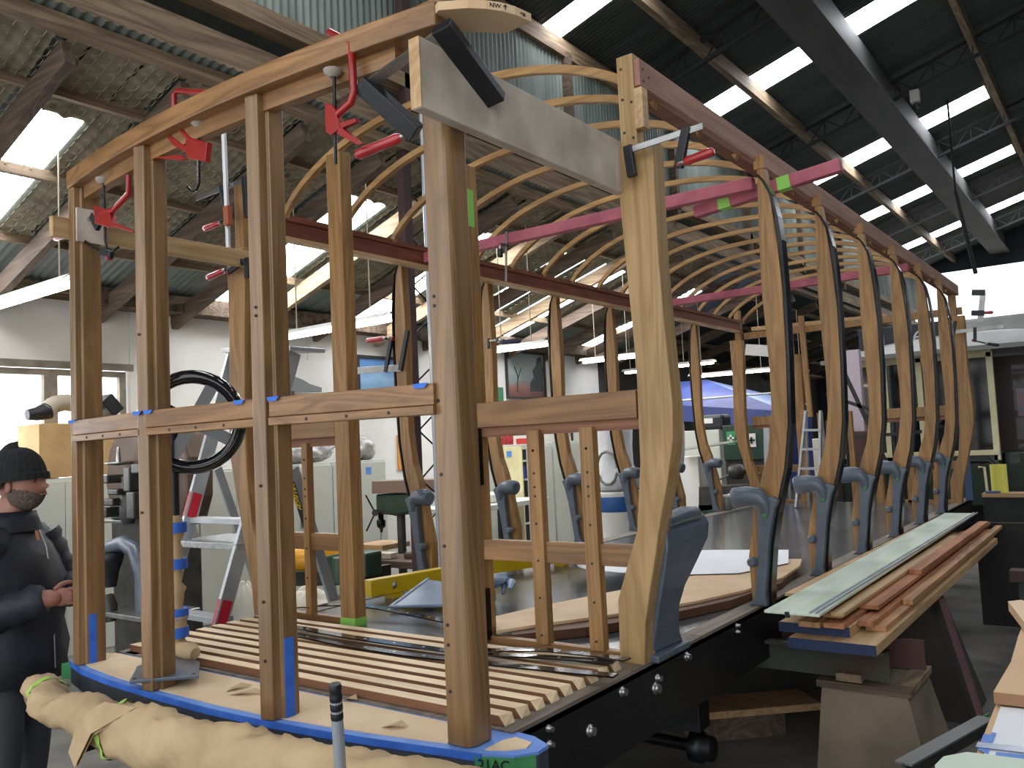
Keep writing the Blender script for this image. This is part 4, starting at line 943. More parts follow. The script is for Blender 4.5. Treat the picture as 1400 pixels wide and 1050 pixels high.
# lockers and shelf cupboard further along
t = thing('open_cupboard', 'cream cupboard with one door open, red spray cans on top', 'cupboard', (-5.4, 8.7, 0))
m_cream = plain('cream_door', '#e6dcae', .5, c2='#dccf9c')
MB().box(XW+.03, -5.2, 8.4, 9.9, 0, 1.78).build('body', m_cab, t, bevel=.004)
dr = MB().box(-5.2, -4.72, 8.36, 8.39, .1, 1.76).build('door', m_cream, t); 
MB().box(-5.2, -5.195, 8.5, 9.15, .1, 1.7).build('interior_shade_panel', m_dark, t)  # black sheet on the solid front, standing in for the shaded inside
for z in (.5, .85, 1.2, 1.5): MB().box(-5.2, -5.18, 8.45, 9.15, z, z+.03).build('shelf', m_cab, t)
MB().box(-5.2, -5.185, 9.2, 9.88, .05, 1.74).build('door', m_cab, t, bevel=.003)
MB().box(-4.99, -4.9, 8.353, 8.359, 1.6, 1.69).build('blue_sticker', plain('blue_sticker', '#5a92d8'), dr)
for k_, (yy, z) in enumerate(((8.62, .88), (8.8, .88), (8.95, 1.23))):
    o = MB().box(-5.19, -5.16, yy, yy+.12, z+.005, z+.2).build('blue_bin', plain('blue_bin', '#27457e', .5)); tag(o, ['blue box at the left of the open cupboard shelf', 'blue box at the right of the same cupboard shelf', 'blue box on the upper cupboard shelf'][k_], 'box')
for k_, yy in enumerate((8.66, 8.78, 8.9)):
    o = thing('spray_can', ['red spray can on the cupboard, leftmost', 'red spray can on the cupboard, middle', 'red and white bottle on the cupboard, rightmost'][k_], 'can', (-5.3, yy, 1.785))
    MB().lathe((-5.3, yy, 1.785), [(.035, 0), (.038, .01), (.038, .18), (.025, .2)], 12).build('can_body', m_redh, o); MB().lathe((-5.3, yy, 1.985), [(.02, 0), (.02, .04), (.012, .05)], 10).build('cap', m_white, o)
lump('black_helmet', (-5.45, 8.45, 1.78+.11), (.12, .14, .1), m_dark, 'black rounded case on top of the cupboard left of the cans', 'case', 1, 12, .03)
o = MB().box(-5.5, -5.25, 9.3, 9.75, 1.785, 1.88).build('toolbox', plain('red_toolbox', '#b8302c', .4), bevel=.01); tag(o, 'low red toolbox on top of the grey locker', 'toolbox')
o = MB().box(XW+.012, XW+.04, 8.6, 9.3, 2.3, 2.75).build('green_sign', plain('green_board', '#2f6b45', .5)); tag(o, 'green board on the wall above the spray cans', 'board')
cabinet('tall grey locker with narrow doors right of the open cupboard', 9.95, 10.8, 1.8, 'grey lockers past the cupboard')
cabinet('low pale cabinet under the framed notice', 10.85, 11.9, 1.3, 'grey lockers past the cupboard')
for o in list(bpy.data.objects):
    if o.get('group') in ('grey lockers past the cupboard',): del o['group']
# white office machine on shelf
o = MB().box(-4.9, -4.4, 7.2, 7.7, 1.0, 1.12).build('white_appliance', m_cab, bevel=.02); tag(o, 'flat white appliance on the bench behind the second casting', 'appliance')
t = thing('work_bench', 'pale metal bench running behind the left castings', 'bench', (-4.65, 7.4, 0))
MB().box(-5.1, -4.2, 6.3, 8.3, .93, .995).build('bench_top', m_cab, t, bevel=.004)
for a, b in ((-5.05, 6.4), (-4.25, 6.4), (-5.05, 8.2), (-4.25, 8.2)): MB().box(a-.03, a+.03, b-.03, b+.03, 0, .93).build('leg', m_mach, t)
# dust extractor: bags over a drum
t = thing('dust_extractor', 'dust extractor with a big white filter bag over a blue and white drum', 'dust extractor', (-2.6, 7.2, 0))
G_ = lambda px, py, y=7.2: at(px, py, y=y)
c0 = G_(845, 715); 
def bag(cx_, y_, prof, n=28):
    m_ = MB()
    def P(u, v):
        i = v*(len(prof)-1); k_ = min(int(i), len(prof)-2); f_ = i-k_; r = prof[k_][0]*(1-f_)+prof[k_+1][0]*f_; z = prof[k_][1]*(1-f_)+prof[k_+1][1]*f_
        a_ = u*2*math.pi; r *= 1+.05*math.sin(5*a_+v*6)+.03*math.sin(9*a_-v*9); return (cx_+r*math.cos(a_), y_+r*math.sin(a_), z)
    return m_.grid(P, n, 24)
m_bag = plain('white_filter_cloth', '#d6d7da', .8, c2='#c4c6ca', scale=3, bump=.3)
bag(c0.x, 7.2, [(.17, 1.15), (.3, 1.2), (.3, 1.3), (.23, 1.5), (.22, 1.7), (.24, 1.95), (.2, 2.02), (.02, 2.1)]).build('filter_bag', m_bag, t)
MB().lathe((c0.x, 7.2, .5), [(.29, 0), (.29, .62), (.3, .64), (.29, .66)], 24).build('drum', m_white, t)
MB().lathe((c0.x, 7.2, .92), [(.294, 0), (.296, .01), (.296, .17), (.294, .18)], 24).build('blue_band', plain('blue_band', '#1f4f8c', .4), t)
MB().lathe((c0.x, 7.2, 0), [(.2, 0), (.24, .3), (.28, .5)], 16).build('stand', m_mach, t)
MB().tube([G_(830, 640, 6.9)+Vector((.14*math.cos(a), 0, .2*math.sin(a))) for a in [i*.5 for i in range(13)]], .018, 8).build('hose', plain('grey_hose', '#77756f'), t)
t = thing('filter_bag', 'second white filter bag hanging against the pale corner post', 'filter bag', (G_(890, 620).x, 7.6, 1.2))
bag(G_(890, 620).x, 7.6, [(.06, 1.28), (.2, 1.4), (.24, 1.6), (.24, 1.95), (.2, 2.1), (.02, 2.2)]).build('bag_cloth', m_bag, t)
MB().tube([(G_(890, 620).x, 7.6, .02), (G_(890, 620).x, 7.6, 1.35)], .05, 10).build('stand', m_mach, t)
# white cabinets right of the pale corner post
H_ = lambda px, py, y=9.5: at(px, py, y=y)
def boxpx(name, p0, p1, y, dep, mat, label, cat, z0=None, bev=.01):
    a = at(*p0, y=y); b = at(*p1, y=y); z_0 = min(a.z, b.z) if z0 is None else z0
    o = MB().box(min(a.x, b.x), max(a.x, b.x), y, y+dep, z_0, max(a.z, b.z)).build(name, mat, bevel=bev)
    if label: tag(o, label, cat)
    return o
boxpx('white_cupboard', (925, 590), (990, 700), 10.5, .5, m_cab, 'white cupboard under the black holdall', 'cupboard', 0)
q0 = at(955, 590, y=10.55); q1 = at(988, 566, y=10.55); o = MB().box(q0.x, q1.x, 10.55, 10.9, q0.z+.01, q1.z).build('black_holdall', m_dark, bevel=.05); tag(o, 'black holdall on the white cupboard below the blue canopy', 'bag'); MB().box(q0.x+.05, q0.x+.25, 10.545, 10.549, q0.z+.12, q0.z+.2).build('white_print', m_white, o)
boxpx('white_fridge', (927, 625), (960, 715), 9.6, .4, m_white, 'white upright appliance beside the first-aid cabinet', 'appliance', 0)
t = thing('first_aid_cabinet', 'dark green first-aid cabinet with white symbols', 'cabinet', at(1018, 620, y=10.2))
m_fa = plain('first_aid_green', '#16372a', .45)
o = boxpx('body', (987, 582), (1046, 628), 10.2, .3, m_fa, None, None); 
o.parent = t; o.location -= WL[t.name]
for (a, b) in ((993, 590), (1021, 593)):
    q0 = at(a, b, y=10.19); q1 = at(a+13, b+18, y=10.19)
    f_ = MB().box(q0.x, q1.x, 10.185, 10.195, q1.z, q0.z); 
    f_ = f_.build('sign_panel', m_white if a > 1000 else plain('first_aid_bright', '#2f8f5b'), t)
    cxx = (q0.x+q1.x)/2; czz = (q0.z+q1.z)/2
    MB().box(cxx-.015, cxx+.015, 10.175, 10.184, czz-.05, czz+.05).box(cxx-.05, cxx+.05, 10.175, 10.184, czz-.015, czz+.015).build('cross', m_fa if a > 1000 else m_white, f_)
MB().box(at(990, 630, y=10.2).x, at(1044, 630, y=10.2).x, 10.25, 10.45, 0, WL[o.name].z if o.name in WL else 1.2).build('stand', m_mach, t)
# lathe and tins
t = thing('metal_lathe', 'dark green lathe behind the last left side posts', 'lathe', at(1000, 690, y=9.3))
flat('bed', [(955, 665), (1035, 662), (1035, 690), (955, 700)], 9.3, .3, m_mach, t, .01)
MB().lathe(at(1005, 645, y=9.2), [(.1, -.06), (.11, 0), (.1, .1), (.04, .12), (.04, .3)], 16, 'x').build('headstock', m_mach, t)
for a, b in ((1012, 645), (985, 655), (1030, 652)): MB().tube([at(a, b, y=9.2), at(a+12, b-6, y=9.1)], .015, 6).build('lever', m_steel, t)
MB().obox(at(930, 615, y=9.5), at(1010, 603, y=9.5), .4, .03).build('splash_tray', m_cab, t)
c_ = at(995, 690, y=9.4); MB().box(c_.x-.4, c_.x+.4, 9.3, 9.7, 0, c_.z).build('pedestal', m_gm, t)
for k_, (a, b) in enumerate(((994, 690), (1002, 688))):
    c_ = at(a, b+7, z=F+.005); o = thing('glass_jar', ['left one of the two grey jars at the far end of the tram floor', 'right one of the two grey jars at the far end of the tram floor'][k_], 'jar', (c_.x, c_.y, F+.003))
    MB().lathe((c_.x, c_.y, F+.003), [(.05, 0), (.055, .01), (.055, .13), (.045, .15)], 16).build('jar_body', plain('grey_jar', '#777a7a', .25), o); MB().lathe((c_.x, c_.y, F+.155), [(.05, 0), (.05, .025)], 16).build('lid', m_white, o)
# blue canopy tent
t = thing('canopy_tent', 'blue canopy tent standing beyond the left side posts', 'tent', (-3.6, 13, 0))
def W(px, py, y): return at(px, py, y=y)
m_blue = plain('blue_canopy_cloth', '#47569a', .6, c2='#3a4780', scale=2, bump=.2)
roof_ = [W(898, 528, 12.), W(1058, 556, 12.), W(985, 522, 13.4), W(925, 516, 13.4)]
pk = [W(905, 524, 13.), W(965, 519, 13.)]; fr_ = [W(892, 552, 12), W(1075, 562, 12)]; bk = [W(892, 545, 14.5), W(1105, 552, 14.5)]
MB().add([fr_[0], fr_[1], pk[1], pk[0]], [(0, 1, 2, 3)]).build('roof_panel', m_blue, t, fix=False)
MB().add([fr_[1], bk[1], pk[1]], [(0, 1, 2)]).build('roof_panel', plain('pale_blue_canopy', '#8fa4d6', .6), t, fix=False)
MB().add([fr_[0], fr_[1], fr_[1]+Vector((0, 0, -.25)), fr_[0]+Vector((0, 0, -.3))], [(0, 1, 2, 3)]).build('valance', m_blue, t, fix=False)
MB().add([W(960, 560, 14), W(1110, 560, 14), W(1112, 670, 14), W(960, 640, 14)], [(0, 1, 2, 3)]).build('side_wall', plain('navy_canopy', '#24357a', .6, c2='#4564b8', scale=3), t, fix=False)
for a, b, y_ in ((1072, 560, 12), (896, 552, 12), (1104, 552, 14.4)):
    p_ = W(a, b, y_); MB().tube([p_, (p_.x, p_.y, 0)], .025, 8).build('pole', m_alu, t)
MB().tube([W(880, 552, 11.9), W(1060, 537, 11.9)], .02, 6).build('ridge_pole', m_alu, t)
# wooden and metal ladders inside the tram's far end
def stepl(label, xa, xb, top, bot, y, mat, n=4):
    t = thing('stepladder', label, 'stepladder', at((xa+xb)/2, bot, y=y)); 
    A = [at(xa+6, top, y=y), at(xb-6, top, y=y)]; B = [at(xa, bot, y=y), at(xb, bot, y=y)]; B = [Vector((b_.x, y-.2, F+.004)) for b_ in B]; B2 = [Vector((b_.x, y+.28, F+.004)) for b_ in B]
    for i in (0, 1): MB().obox(A[i], B[i], .025, .07, (0, 1, 0)).build('stile', mat, t); MB().obox(A[i], B2[i], .02, .05, (0, 1, 0)).build('rear_leg', mat, t)
    for i in range(1, n+1): MB().obox(A[0].lerp(B[0], i/(n+1)), A[1].lerp(B[1], i/(n+1)), .09, .025).build('tread', mat, t)
stepl('grey stepladder in the far end of the tram right of the first right side post', 1096, 1128, 562, 692, 8.1, m_alu)
o = MB().obox(at(1048, 585, y=7.9), at(1051, 690, y=7.9), .07, .03, (0, 1, 0)).build('steel_channel', m_alu); tag(o, 'grey steel channel standing upright left of the first right side post', 'metal bar')
o = MB().obox(at(1095, 432, y=8.5), at(1108, 570, y=8.5), .06, .05, (0, 1, 0)).build('timber_stick', w_side); tag(o, 'thin timber upright between the first two right side posts', 'timber')
o = MB().obox(at(1028, 450, y=8.9), at(1212, 432, y=8.9), .05, .05).build('timber_stick', w_light); tag(o, 'long pale batten slung across the far end of the tram', 'timber')
o = MB().obox(at(1020, 478, y=8.4), at(1052, 480, y=8.4), .05, .14).build('white_beam', m_white); tag(o, 'short white board clamped to the last left side post', 'board')

# ============================================================ FOREGROUND
# paper-wrapped bumper bar across the front
t = thing('wrapped_bumper', 'bumper bar wrapped in crumpled brown paper and lime tape in front of the platform', 'bumper', (.1, -.3, .7))
TOP = [(-1.24, .80), (-1.18, .90), (-1.02, .885), (-.85, .86), (-.68, .90), (-.52, .915), (-.38, .90), (-.25, .93), (-.1, .935), (.2, .935), (.5, .945), (.8, .94), (1.1, .95), (1.42, .945)]
def wrap_top(x):
    for (a, za), (b, zb) in zip(TOP, TOP[1:]):
        if x <= b: return za+(zb-za)*max(0, (x-a)/(b-a))
    return TOP[-1][1]
def PW(u, v):
    x = -1.24+2.66*u; y0 = -.30+.07*(x/1.1)**2+(.0 if x > -1 else .03)
    zt = wrap_top(x); hh = .085+.03*math.sin(x*2.3+1); a = v*2*math.pi; rj = random.Random(int(u*1000)*131+int((v % 1)*997)).uniform(-.022, .022)
    k = rj+ 1+.16*abs(math.sin(x*7.3+1.5*a))-.13*abs(math.sin(x*13+2.3*a+1))+.06*abs(math.sin(x*31-a*4))-.05*abs(math.sin(a*7+x*19))
    end = min(1, (u/.03)**.5, ((1-u)/.02)**.5 if u < 1 else 0)
    return (x, y0+.075*math.cos(a)*k*end-.02, zt-hh+hh*math.sin(a)*k*end)
MB().grid(PW, 120, 26).build('paper_wrap', m_kraft, t)
m_lime = plain('lime_tape', '#a8cf62', .6)
for x in (-1.08, -.33):
    def PT(u, v, x=x):
        xx = x+.03*u+.012*math.sin(v*6.28); uu = (xx+1.24)/2.66; p_ = PW(uu, v); y0 = -.30+.07*(xx/1.1)**2-.02; zc = wrap_top(xx)-.085-.03*math.sin(xx*2.3+1)
        return (xx, y0+(p_[1]-y0)*1.07, zc+(p_[2]-zc)*1.07)
    MB().grid(PT, 2, 40).build('lime_tape_band', m_lime, t)
fl_ = MB(); A = [(-.55, -.38, .72), (-.42, -.40, .88), (-.28, -.38, .945), (-.12, -.35, .94), (-.3, -.42, .84), (-.42, -.42, .7)]
fl_.add(A+[(x, y+.01, z-.008) for x, y, z in A], [(0, 1, 2, 3, 4, 5), (11, 10, 9, 8, 7, 6)]); fl_.build('loose_flap', m_kraft, t)
for x in (-.7, .7): MB().box(x-.03, x+.03, -.26, .0, .66, .74).build('bracket_arm', m_girder, t)
# headstock steelwork under the platform
for k_, (x0, x1) in enumerate(((-1.0, -.94), (-.45, -.38), (-.05, .0), (.42, .5), (.88, .94))):
    part(MB().box(x0, x1, -.1 if k_ else .0, .9, .68, .75), 'platform_bearer', m_sill)
part(MB().box(-1.0, 1.08, .02, .09, .70, .795), 'headstock', m_sill, bevel=.003)
part(MB().box(-.5, .5, -.12, .6, .5, .56), 'coupler_plate', m_girder)
# jack handle
a = at(458, 935, y=-.5); b = at(466, 1060, y=-.47); d = (b-a).normalized(); e = a+d*(a.z/-d.z)
t = thing('jack_handle', 'pale grey pole with a ribbed black rubber grip standing in front of the platform', 'handle', (e.x, e.y, 0))
MB().tube([a+d*.03, e], .0155, 12).build('pole', plain('pale_grey_tube', '#a4abb2', .35, .4), t)
rr = []; pp_ = []
for i in range(17): pp_.append(a+d*(.006*i)); rr.append(.0165 if i % 4 else .0145)
MB().tube(pp_, rr, 14).build('grip', m_dark, t)
MB().box(e.x-.15, e.x+.1, e.y-.12, e.y+.35, 0.0, .14).build('jack_body', m_redh, t, bevel=.02)

# ============================================================ PERSON
def person():
    t = thing('person', 'man in black knitted beanie and dark padded jacket standing at the left, looking away', 'person', (-1.585, -.135, 0))
    fw_ = Vector((.83, .50, 0)).normalized(); rt = Vector((fw_.y, -fw_.x, 0)); B = Vector((-1.585, -.135, 0)); U = Vector((0, 0, 1))
    def J(f, r, z): return B+fw_*f+rt*r+U*z
    js = {'pel': (J(0, 0, 1.0), .17, .15), 'bel': (J(.01, 0, 1.16), .175, .15), 'ch': (J(.0, 0, 1.38), .19, .14), 'nb': (J(-.02, 0, 1.53), .10, .09), 'nk': (J(.0, 0, 1.6), .062, .065), 'hd': (J(.02, 0, 1.7), .07, .08),
          'shR': (J(-.02, .19, 1.46), .085, .085), 'elR': (J(-.03, .27, 1.12), .07, .07), 'wrR': (J(.27, .16, 1.2), .05, .05), 'haR': (J(.34, .12, 1.2), .03, .04),
          'shL': (J(-.02, -.19, 1.46), .085, .085), 'elL': (J(.06, -.27, 1.2), .065, .065), 'wrL': (J(.2, -.16, 1.18), .045, .045), 'haL': (J(.25, -.12, 1.19), .03, .04),
          'hpR': (J(0, .1, .9), .125, .125), 'knR': (J(.03, .11, .5), .085, .085), 'anR': (J(-.0, .12, .1), .055, .055), 'toR': (J(.17, .13, .05), .045, .035),
          'hpL': (J(0, -.1, .9), .125, .125), 'knL': (J(.02, -.11, .5), .085, .085), 'anL': (J(-.02, -.12, .1), .055, .055), 'toL': (J(.15, -.13, .05), .045, .035)}
    ed = [('pel', 'bel'), ('bel', 'ch'), ('ch', 'nb'), ('nb', 'nk'), ('nk', 'hd'), ('ch', 'shR'), ('shR', 'elR'), ('elR', 'wrR'), ('wrR', 'haR'), ('ch', 'shL'), ('shL', 'elL'), ('elL', 'wrL'), ('wrL', 'haL'),
          ('pel', 'hpR'), ('hpR', 'knR'), ('knR', 'anR'), ('anR', 'toR'), ('pel', 'hpL'), ('hpL', 'knL'), ('knL', 'anL'), ('anL', 'toL')]
    names = list(js); me = bpy.data.meshes.new('body'); me.from_pydata([js[n][0] for n in names], [(names.index(a), names.index(b)) for a, b in ed], [])
    o = bpy.data.objects.new('body', me); C.objects.link(o)
    sk = o.modifiers.new('s', 'SKIN'); sk.use_smooth_shade = True; o.modifiers.new('sub', 'SUBSURF').levels = 2; o.modifiers['sub'].render_levels = 2
    for i, n in enumerate(names): v = me.skin_vertices[0].data[i]; v.radius = js[n][1:]; v.use_root = (n == 'pel')
    bpy.context.view_layer.update()
    m2 = bpy.data.meshes.new_from_object(o.evaluated_get(bpy.context.evaluated_depsgraph_get()))
    bpy.data.objects.remove(o)
    m_jac = plain('dark_navy_jacket', '#1d2330', .6, 0, c2='#11141c', scale=5, bump=1., bscale=7)
    m_tr = plain('grey_work_trousers', '#3f4248', .85, 0, c2='#33363b', scale=5, bump=.3)
    m_sk = plain('skin', '#9b6c5c', .55, 0, c2='#885a4c', scale=9); m_boot = plain('black_boot', '#141414', .5)
    for m_ in (m_jac, m_tr, m_sk, m_boot): m2.materials.append(m_)
    hands = (js['wrR'][0].lerp(js['haR'][0], .45), js['wrL'][0].lerp(js['haL'][0], .45))
    for p_ in m2.polygons:
        c = p_.center; p_.material_index = 0 if c.z > .86 else 1
        if c.z > 1.585 and (c-J(0, 0, 1.65)).length < .2: p_.material_index = 2
        if c.z < .13: p_.material_index = 3
        if (c-B).dot(fw_) > .27 and c.z > 1.1 and c.z < 1.3: p_.material_index = 2
        p_.use_smooth = True
    for v in m2.vertices: v.co -= WL[t.name]
    o = bpy.data.objects.new('body', m2); C.objects.link(o); o.parent = t
    # jacket skirt, collar, folds
    def ring(z, rf, rr_, f0=0, seed=0, n=28):
        return [J(f0+rf*math.cos(a)*(1+.05*math.sin(5*a+seed*2.7)+.03*math.sin(11*a+seed*5)), rr_*math.sin(a)*(1+.05*math.sin(4*a+seed*2)+.03*math.sin(9*a+seed*7)), z) for a in [2*math.pi*i/n for i in range(n)]]
    def loft(rings, name, mat, cap=True):
        n = len(rings[0]); m_ = MB(); vs = [v for r in rings for v in r]
        m_.add(vs, [(i*n+j, i*n+(j+1) % n, (i+1)*n+(j+1) % n, (i+1)*n+j) for i in range(len(rings)-1) for j in range(n)], True)
        if cap: m_.add(rings[0], [list(range(n))]); m_.add(rings[-1], [list(range(n))])
        return m_.build(name, mat, t)
    loft([ring(.80, .215, .245, -.02, 1), ring(.84, .23, .26, -.02, 1.4), ring(.95, .23, .26, -.02, 2), ring(1.06, .225, .255, -.02, 3), ring(1.16, .23, .26, -.015, 4), ring(1.27, .225, .265, -.02, 4.6), ring(1.36, .205, .26, -.03, 5), ring(1.43, .175, .24, -.04, 6), ring(1.5, .13, .19, -.04, 7), ring(1.55, .105, .12, -.03, 8)], 'jacket', m_jac)
    loft([ring(1.5, .13, .16, -.01, 1, 20), ring(1.56, .115, .12, -.01, 1, 20), ring(1.595, .105, .105, -.01, 1, 20), ring(1.585, .085, .085, -.005, 1, 20)], 'collar', m_jac)
    # sleeves
    for s_, a, b, c in ((1, 'shR', 'elR', 'wrR'), (-1, 'shL', 'elL', 'wrL')):
        A, Bb, Cc = js[a][0], js[b][0], js[c][0]; pts = []; rs = []
        for i in range(9): pts.append(A.lerp(Bb, i/9)); rs.append(.115-.015*i/9+.008*math.sin(i*2.4))
        for i in range(9): pts.append(Bb.lerp(Cc, i/8)); rs.append(.1-.03*i/8+.008*math.sin(i*2.9))
        # round the elbow
        pts[8] = pts[8].lerp(Bb, .3)+(A.lerp(Cc, .5)-Bb)*.08; pts[9] = Bb+(A.lerp(Cc, .5)-Bb)*.14
        MB().tube(pts, rs, 16).build('sleeve', m_jac, t)
    # head: ellipsoid pushed into a face
    hc = J(.05, 0, 1.725); tilt = fw_*.985+U*-.05
    def PH(u, v):
        a = u*2*math.pi; ph = v*math.pi; x = math.sin(ph)*math.cos(a); y = math.sin(ph)*math.sin(a); z = math.cos(ph)
        f_ = x*.108; r_ = y*.085; zz = z*.128
        if x > 0:
            k = x**2
            f_ += .0*k
            if z < -.2: f_ += .012*k*(-z)                   # chin forward
            nz_ = math.exp(-((z+.12)/.12)**2-(y/.16)**2)*.032; f_ += nz_ if x > .6 else 0
            f_ -= math.exp(-((z-.1)/.09)**2-((abs(y)-.38)/.16)**2)*.012   # eye sockets
            f_ += math.exp(-((z-.26)/.08)**2)*.006*k        # brow
            f_ -= math.exp(-((z+.42)/.05)**2-(y/.3)**2)*.005*k
        if z < -.45: r_ *= .88
        return hc+fw_*f_+rt*r_+U*zz
    hd = MB().grid(PH, 48, 40).build('head', m_sk, t)
    for s_ in (1, -1):
        ec = hc+rt*s_*.086-fw_*.008+U*(-.01)
        MB().grid(lambda u, v: ec+fw_*(.017*math.cos(u*6.283)*math.sin(v*3.1416))+U*(.03*math.cos(v*3.1416))+rt*s_*(.009*math.sin(u*6.283)*math.sin(v*3.1416)+.006), 14, 10).build('ear', m_sk, hd)
        e_ = hc+fw_*.083+rt*s_*.034+U*.014
        MB().grid(lambda u, v: e_+Vector((math.cos(u*6.283)*math.sin(v*3.1416), math.sin(u*6.283)*math.sin(v*3.1416), math.cos(v*3.1416)))*.0105, 10, 8).build('eye', plain('eye_dark', '#4a3c34', .2), hd)
    MB().obox(hc+fw_*.108+rt*.022-U*.055, hc+fw_*.108-rt*.022-U*.055, .012, .008).build('mouth', plain('lips', '#8a5048', .5), hd, bevel=.003)
    def PB(u, v):                                           # beard hugs jaw and chin
        a = (u-.5)*math.pi*1.15; z = -.022-.035*max(0, math.cos(a))**3-.1*v+.004*math.sin(a*37); zz = z/.128; rr_ = math.sqrt(max(0, 1-min(.98, zz*zz)))
        return hc+fw_*(.112*rr_*math.cos(a)+.016*math.cos(a)*(-zz)+.006*math.sin(u*60)*.2)+rt*(.09*rr_*math.sin(a)*(.95))+U*(z-.004)
    MB().grid(PB, 36, 12).build('beard', plain('grey_beard', '#665850', .95, 0, c2='#4c403a', scale=60, bump=1., bscale=80), hd)
    def PN(u, v):                                           # ribbed knitted beanie
        a = u*2*math.pi; z = 1-v*.92; rr_ = math.sqrt(max(0, 1-z*z))**.8; rib = 1+.018*math.sin(a*26)
        lump_ = 1+.04*math.sin(a*2+1)*(1-v)
        base_ = .0 if v < .78 else .01
        tl = -.012*math.cos(a)
        return hc+fw_*(-.02+(.132+base_)*rr_*math.cos(a)*rib*lump_)+rt*((.108+base_)*rr_*math.sin(a)*rib)+U*(.022+.15*z*lump_-.05*(1-math.cos(a))*.5*v+.03*z*math.exp(-((a-3.14)/1.2)**2)+(.0 if math.cos(a) > 0 else -.03*(v**2))+tl*v)
    MB().grid(PN, 104, 30).build('beanie', plain('black_knit', '#131415', .95, 0, c2='#1c1e1f', scale=30, bump=.8, bscale=60), t)
    # hands with five fingers, curled round the post edge
    for s_, wr, ha in ((1, 'wrR', 'haR'), (-1, 'wrL', 'haL')):
        w0, h0 = js[wr][0], js[ha][0]; d = (h0-w0).normalized(); up_ = U; sd = d.cross(U).normalized()
        hm = MB(); hm.grid(lambda u, v: w0+d*(.02+.09*v)+up_*(.042*math.cos(u*6.283)*(.75+.25*math.sin(v*3.14)))+sd*(.016*math.sin(u*6.283)*(.8+.2*math.sin(v*3.14))), 16, 8)
        pal = hm.build('hand', m_sk, t)
        for i, (dz_, ln) in enumerate(((.032, .068), (.011, .078), (-.011, .072), (-.031, .056))):
            k0 = w0+d*.105+up_*dz_; k1 = k0+d*ln*.45-sd*s_*.006; k2 = k1+d*ln*.28-sd*s_*.016; k3 = k2+d*ln*.14-sd*s_*.02
            MB().tube([k0-d*.015, k0, k1, k2, k3], [.0095, .0098, .009, .0082, .006], 8).build('finger', m_sk, pal)
        th = [w0+d*.04+up_*.035, w0+d*.065+up_*.055-sd*s_*.012, w0+d*.09+up_*.062-sd*s_*.024, w0+d*.108+up_*.06-sd*s_*.032]
        MB().tube(th, [.013, .012, .0105, .008], 8).build('thumb', m_sk, pal)
    zp = MB().tube([J(.135, .0, 1.5), J(.17, 0, 1.42), J(.2, 0, 1.2), J(.21, 0, .85)], .004, 6); zp.build('zip', m_steel, t)
    MB().obox(J(.14, .03, 1.5), J(.155, .035, 1.455), .008, .012).build('zip_pull', plain('orange_pull', '#a86a4a', .5), t)
person()

# ============================================================ RIGHT SIDE: LUMBER AND SUPPORTS
w_brown = wood('red_brown_strip_wood', '#bd8058', '#8a5638', 'Y', .6)
w_brown2 = wood('tan_strip_wood', '#c39467', '#956a45', 'Y', .6)
m_bend = plain('blue_painted_end', '#1f3157', .6, c2='#182646')
def plank(label, x0, x1, y0, y1, z0, z1, mat, grp=None, endm=None, skew=0., name='plank'):
    m_ = MB(); vs = [(x+(skew if y == y1 else 0), y, z) for x in (x0, x1) for y in (y0, y1) for z in (z0, z1)]
    m_.add(vs, [(0, 1, 3, 2), (4, 6, 7, 5), (0, 4, 5, 1), (2, 3, 7, 6), (0, 2, 6, 4), (1, 5, 7, 3)])
    o = m_.build(name, mat, bevel=.002); tag(o, label, 'plank' if name == 'plank' else 'sheet', grp)
    if endm: MB().box(x0-.0005, x1+.0005, y0-.002, y0+.003, z0-.0005, z1+.0005).build('painted_end', endm, o)
    return o
plank('lowest wide pale plank with blue-painted end, bottom of the stack', 1.38, 1.775, 2.06, 6.15, .775, .822, w_light, None, m_bend)
plank('second pale plank with blue-painted end, resting on the lowest one', 1.3, 1.635, 2.17, 5.2, .823, .868, w_light, None, m_bend)
SP = [(1.66, 1.755, 2.35, 6.1, .823, .85, w_brown2, 'tan strip on the lowest plank, outermost of the stack'),
      (1.64, 1.71, 2.30, 6.3, .851, .877, w_brown, 'brown strip on top of the outermost tan strip'),
      (1.53, 1.625, 2.12, 6.0, .869, .893, w_brown, 'red-brown strip jutting farthest forward in the middle of the stack'),
      (1.42, 1.52, 2.1, 5.9, .869, .895, w_brown2, 'tan strip left of the red-brown one that juts forward'),
      (1.60, 1.69, 2.5, 6.5, .894, .915, w_brown, 'dark red-brown strip high on the outer side of the stack'),
      (1.50, 1.59, 2.22, 5.6, .896, .918, w_brown2, 'tan strip just under the pale narrow strip'),
      (1.47, 1.56, 2.2, 3.0, .919, .935, w_brown, 'short red-brown offcut end beneath the green sheet edge'),
      (1.56, 1.62, 2.15, 5.3, .919, .938, w_light, 'pale narrow strip along the edge of the green-white sheet'),
      (1.63, 1.70, 3.5, 6.3, .916, .945, w_brown, 'red-brown board on top of the stack toward its far end'),
      (1.715, 1.765, 2.9, 6.6, .851, .88, w_brown2, 'outer thin tan strip toward the far end of the stack')]
for x0, x1, y0, y1, z0, z1, m_, lb_ in SP: plank(lb_, x0, x1, y0, y1, z0, z1, m_, 'loose timber strips stacked beside the tram', None, 0)
plank('pale plywood strip showing along the tram side of the green-white sheet', 1.24, 1.5, 2.45, 6.3, .94, .955, w_light, None, None, .02, 'plywood_sheet')
gs = plank('long green and white streaked sheet lying on top of the lumber stack', 1.32, 1.575, 1.93, 6.75, .957, .97, plain('green_white_sheet', '#e2e8e6', .35, .1, c2='#c6dfb8', scale=2.5, stretch=(14, .5, 1)), None, None, -.03, 'long_sheet')
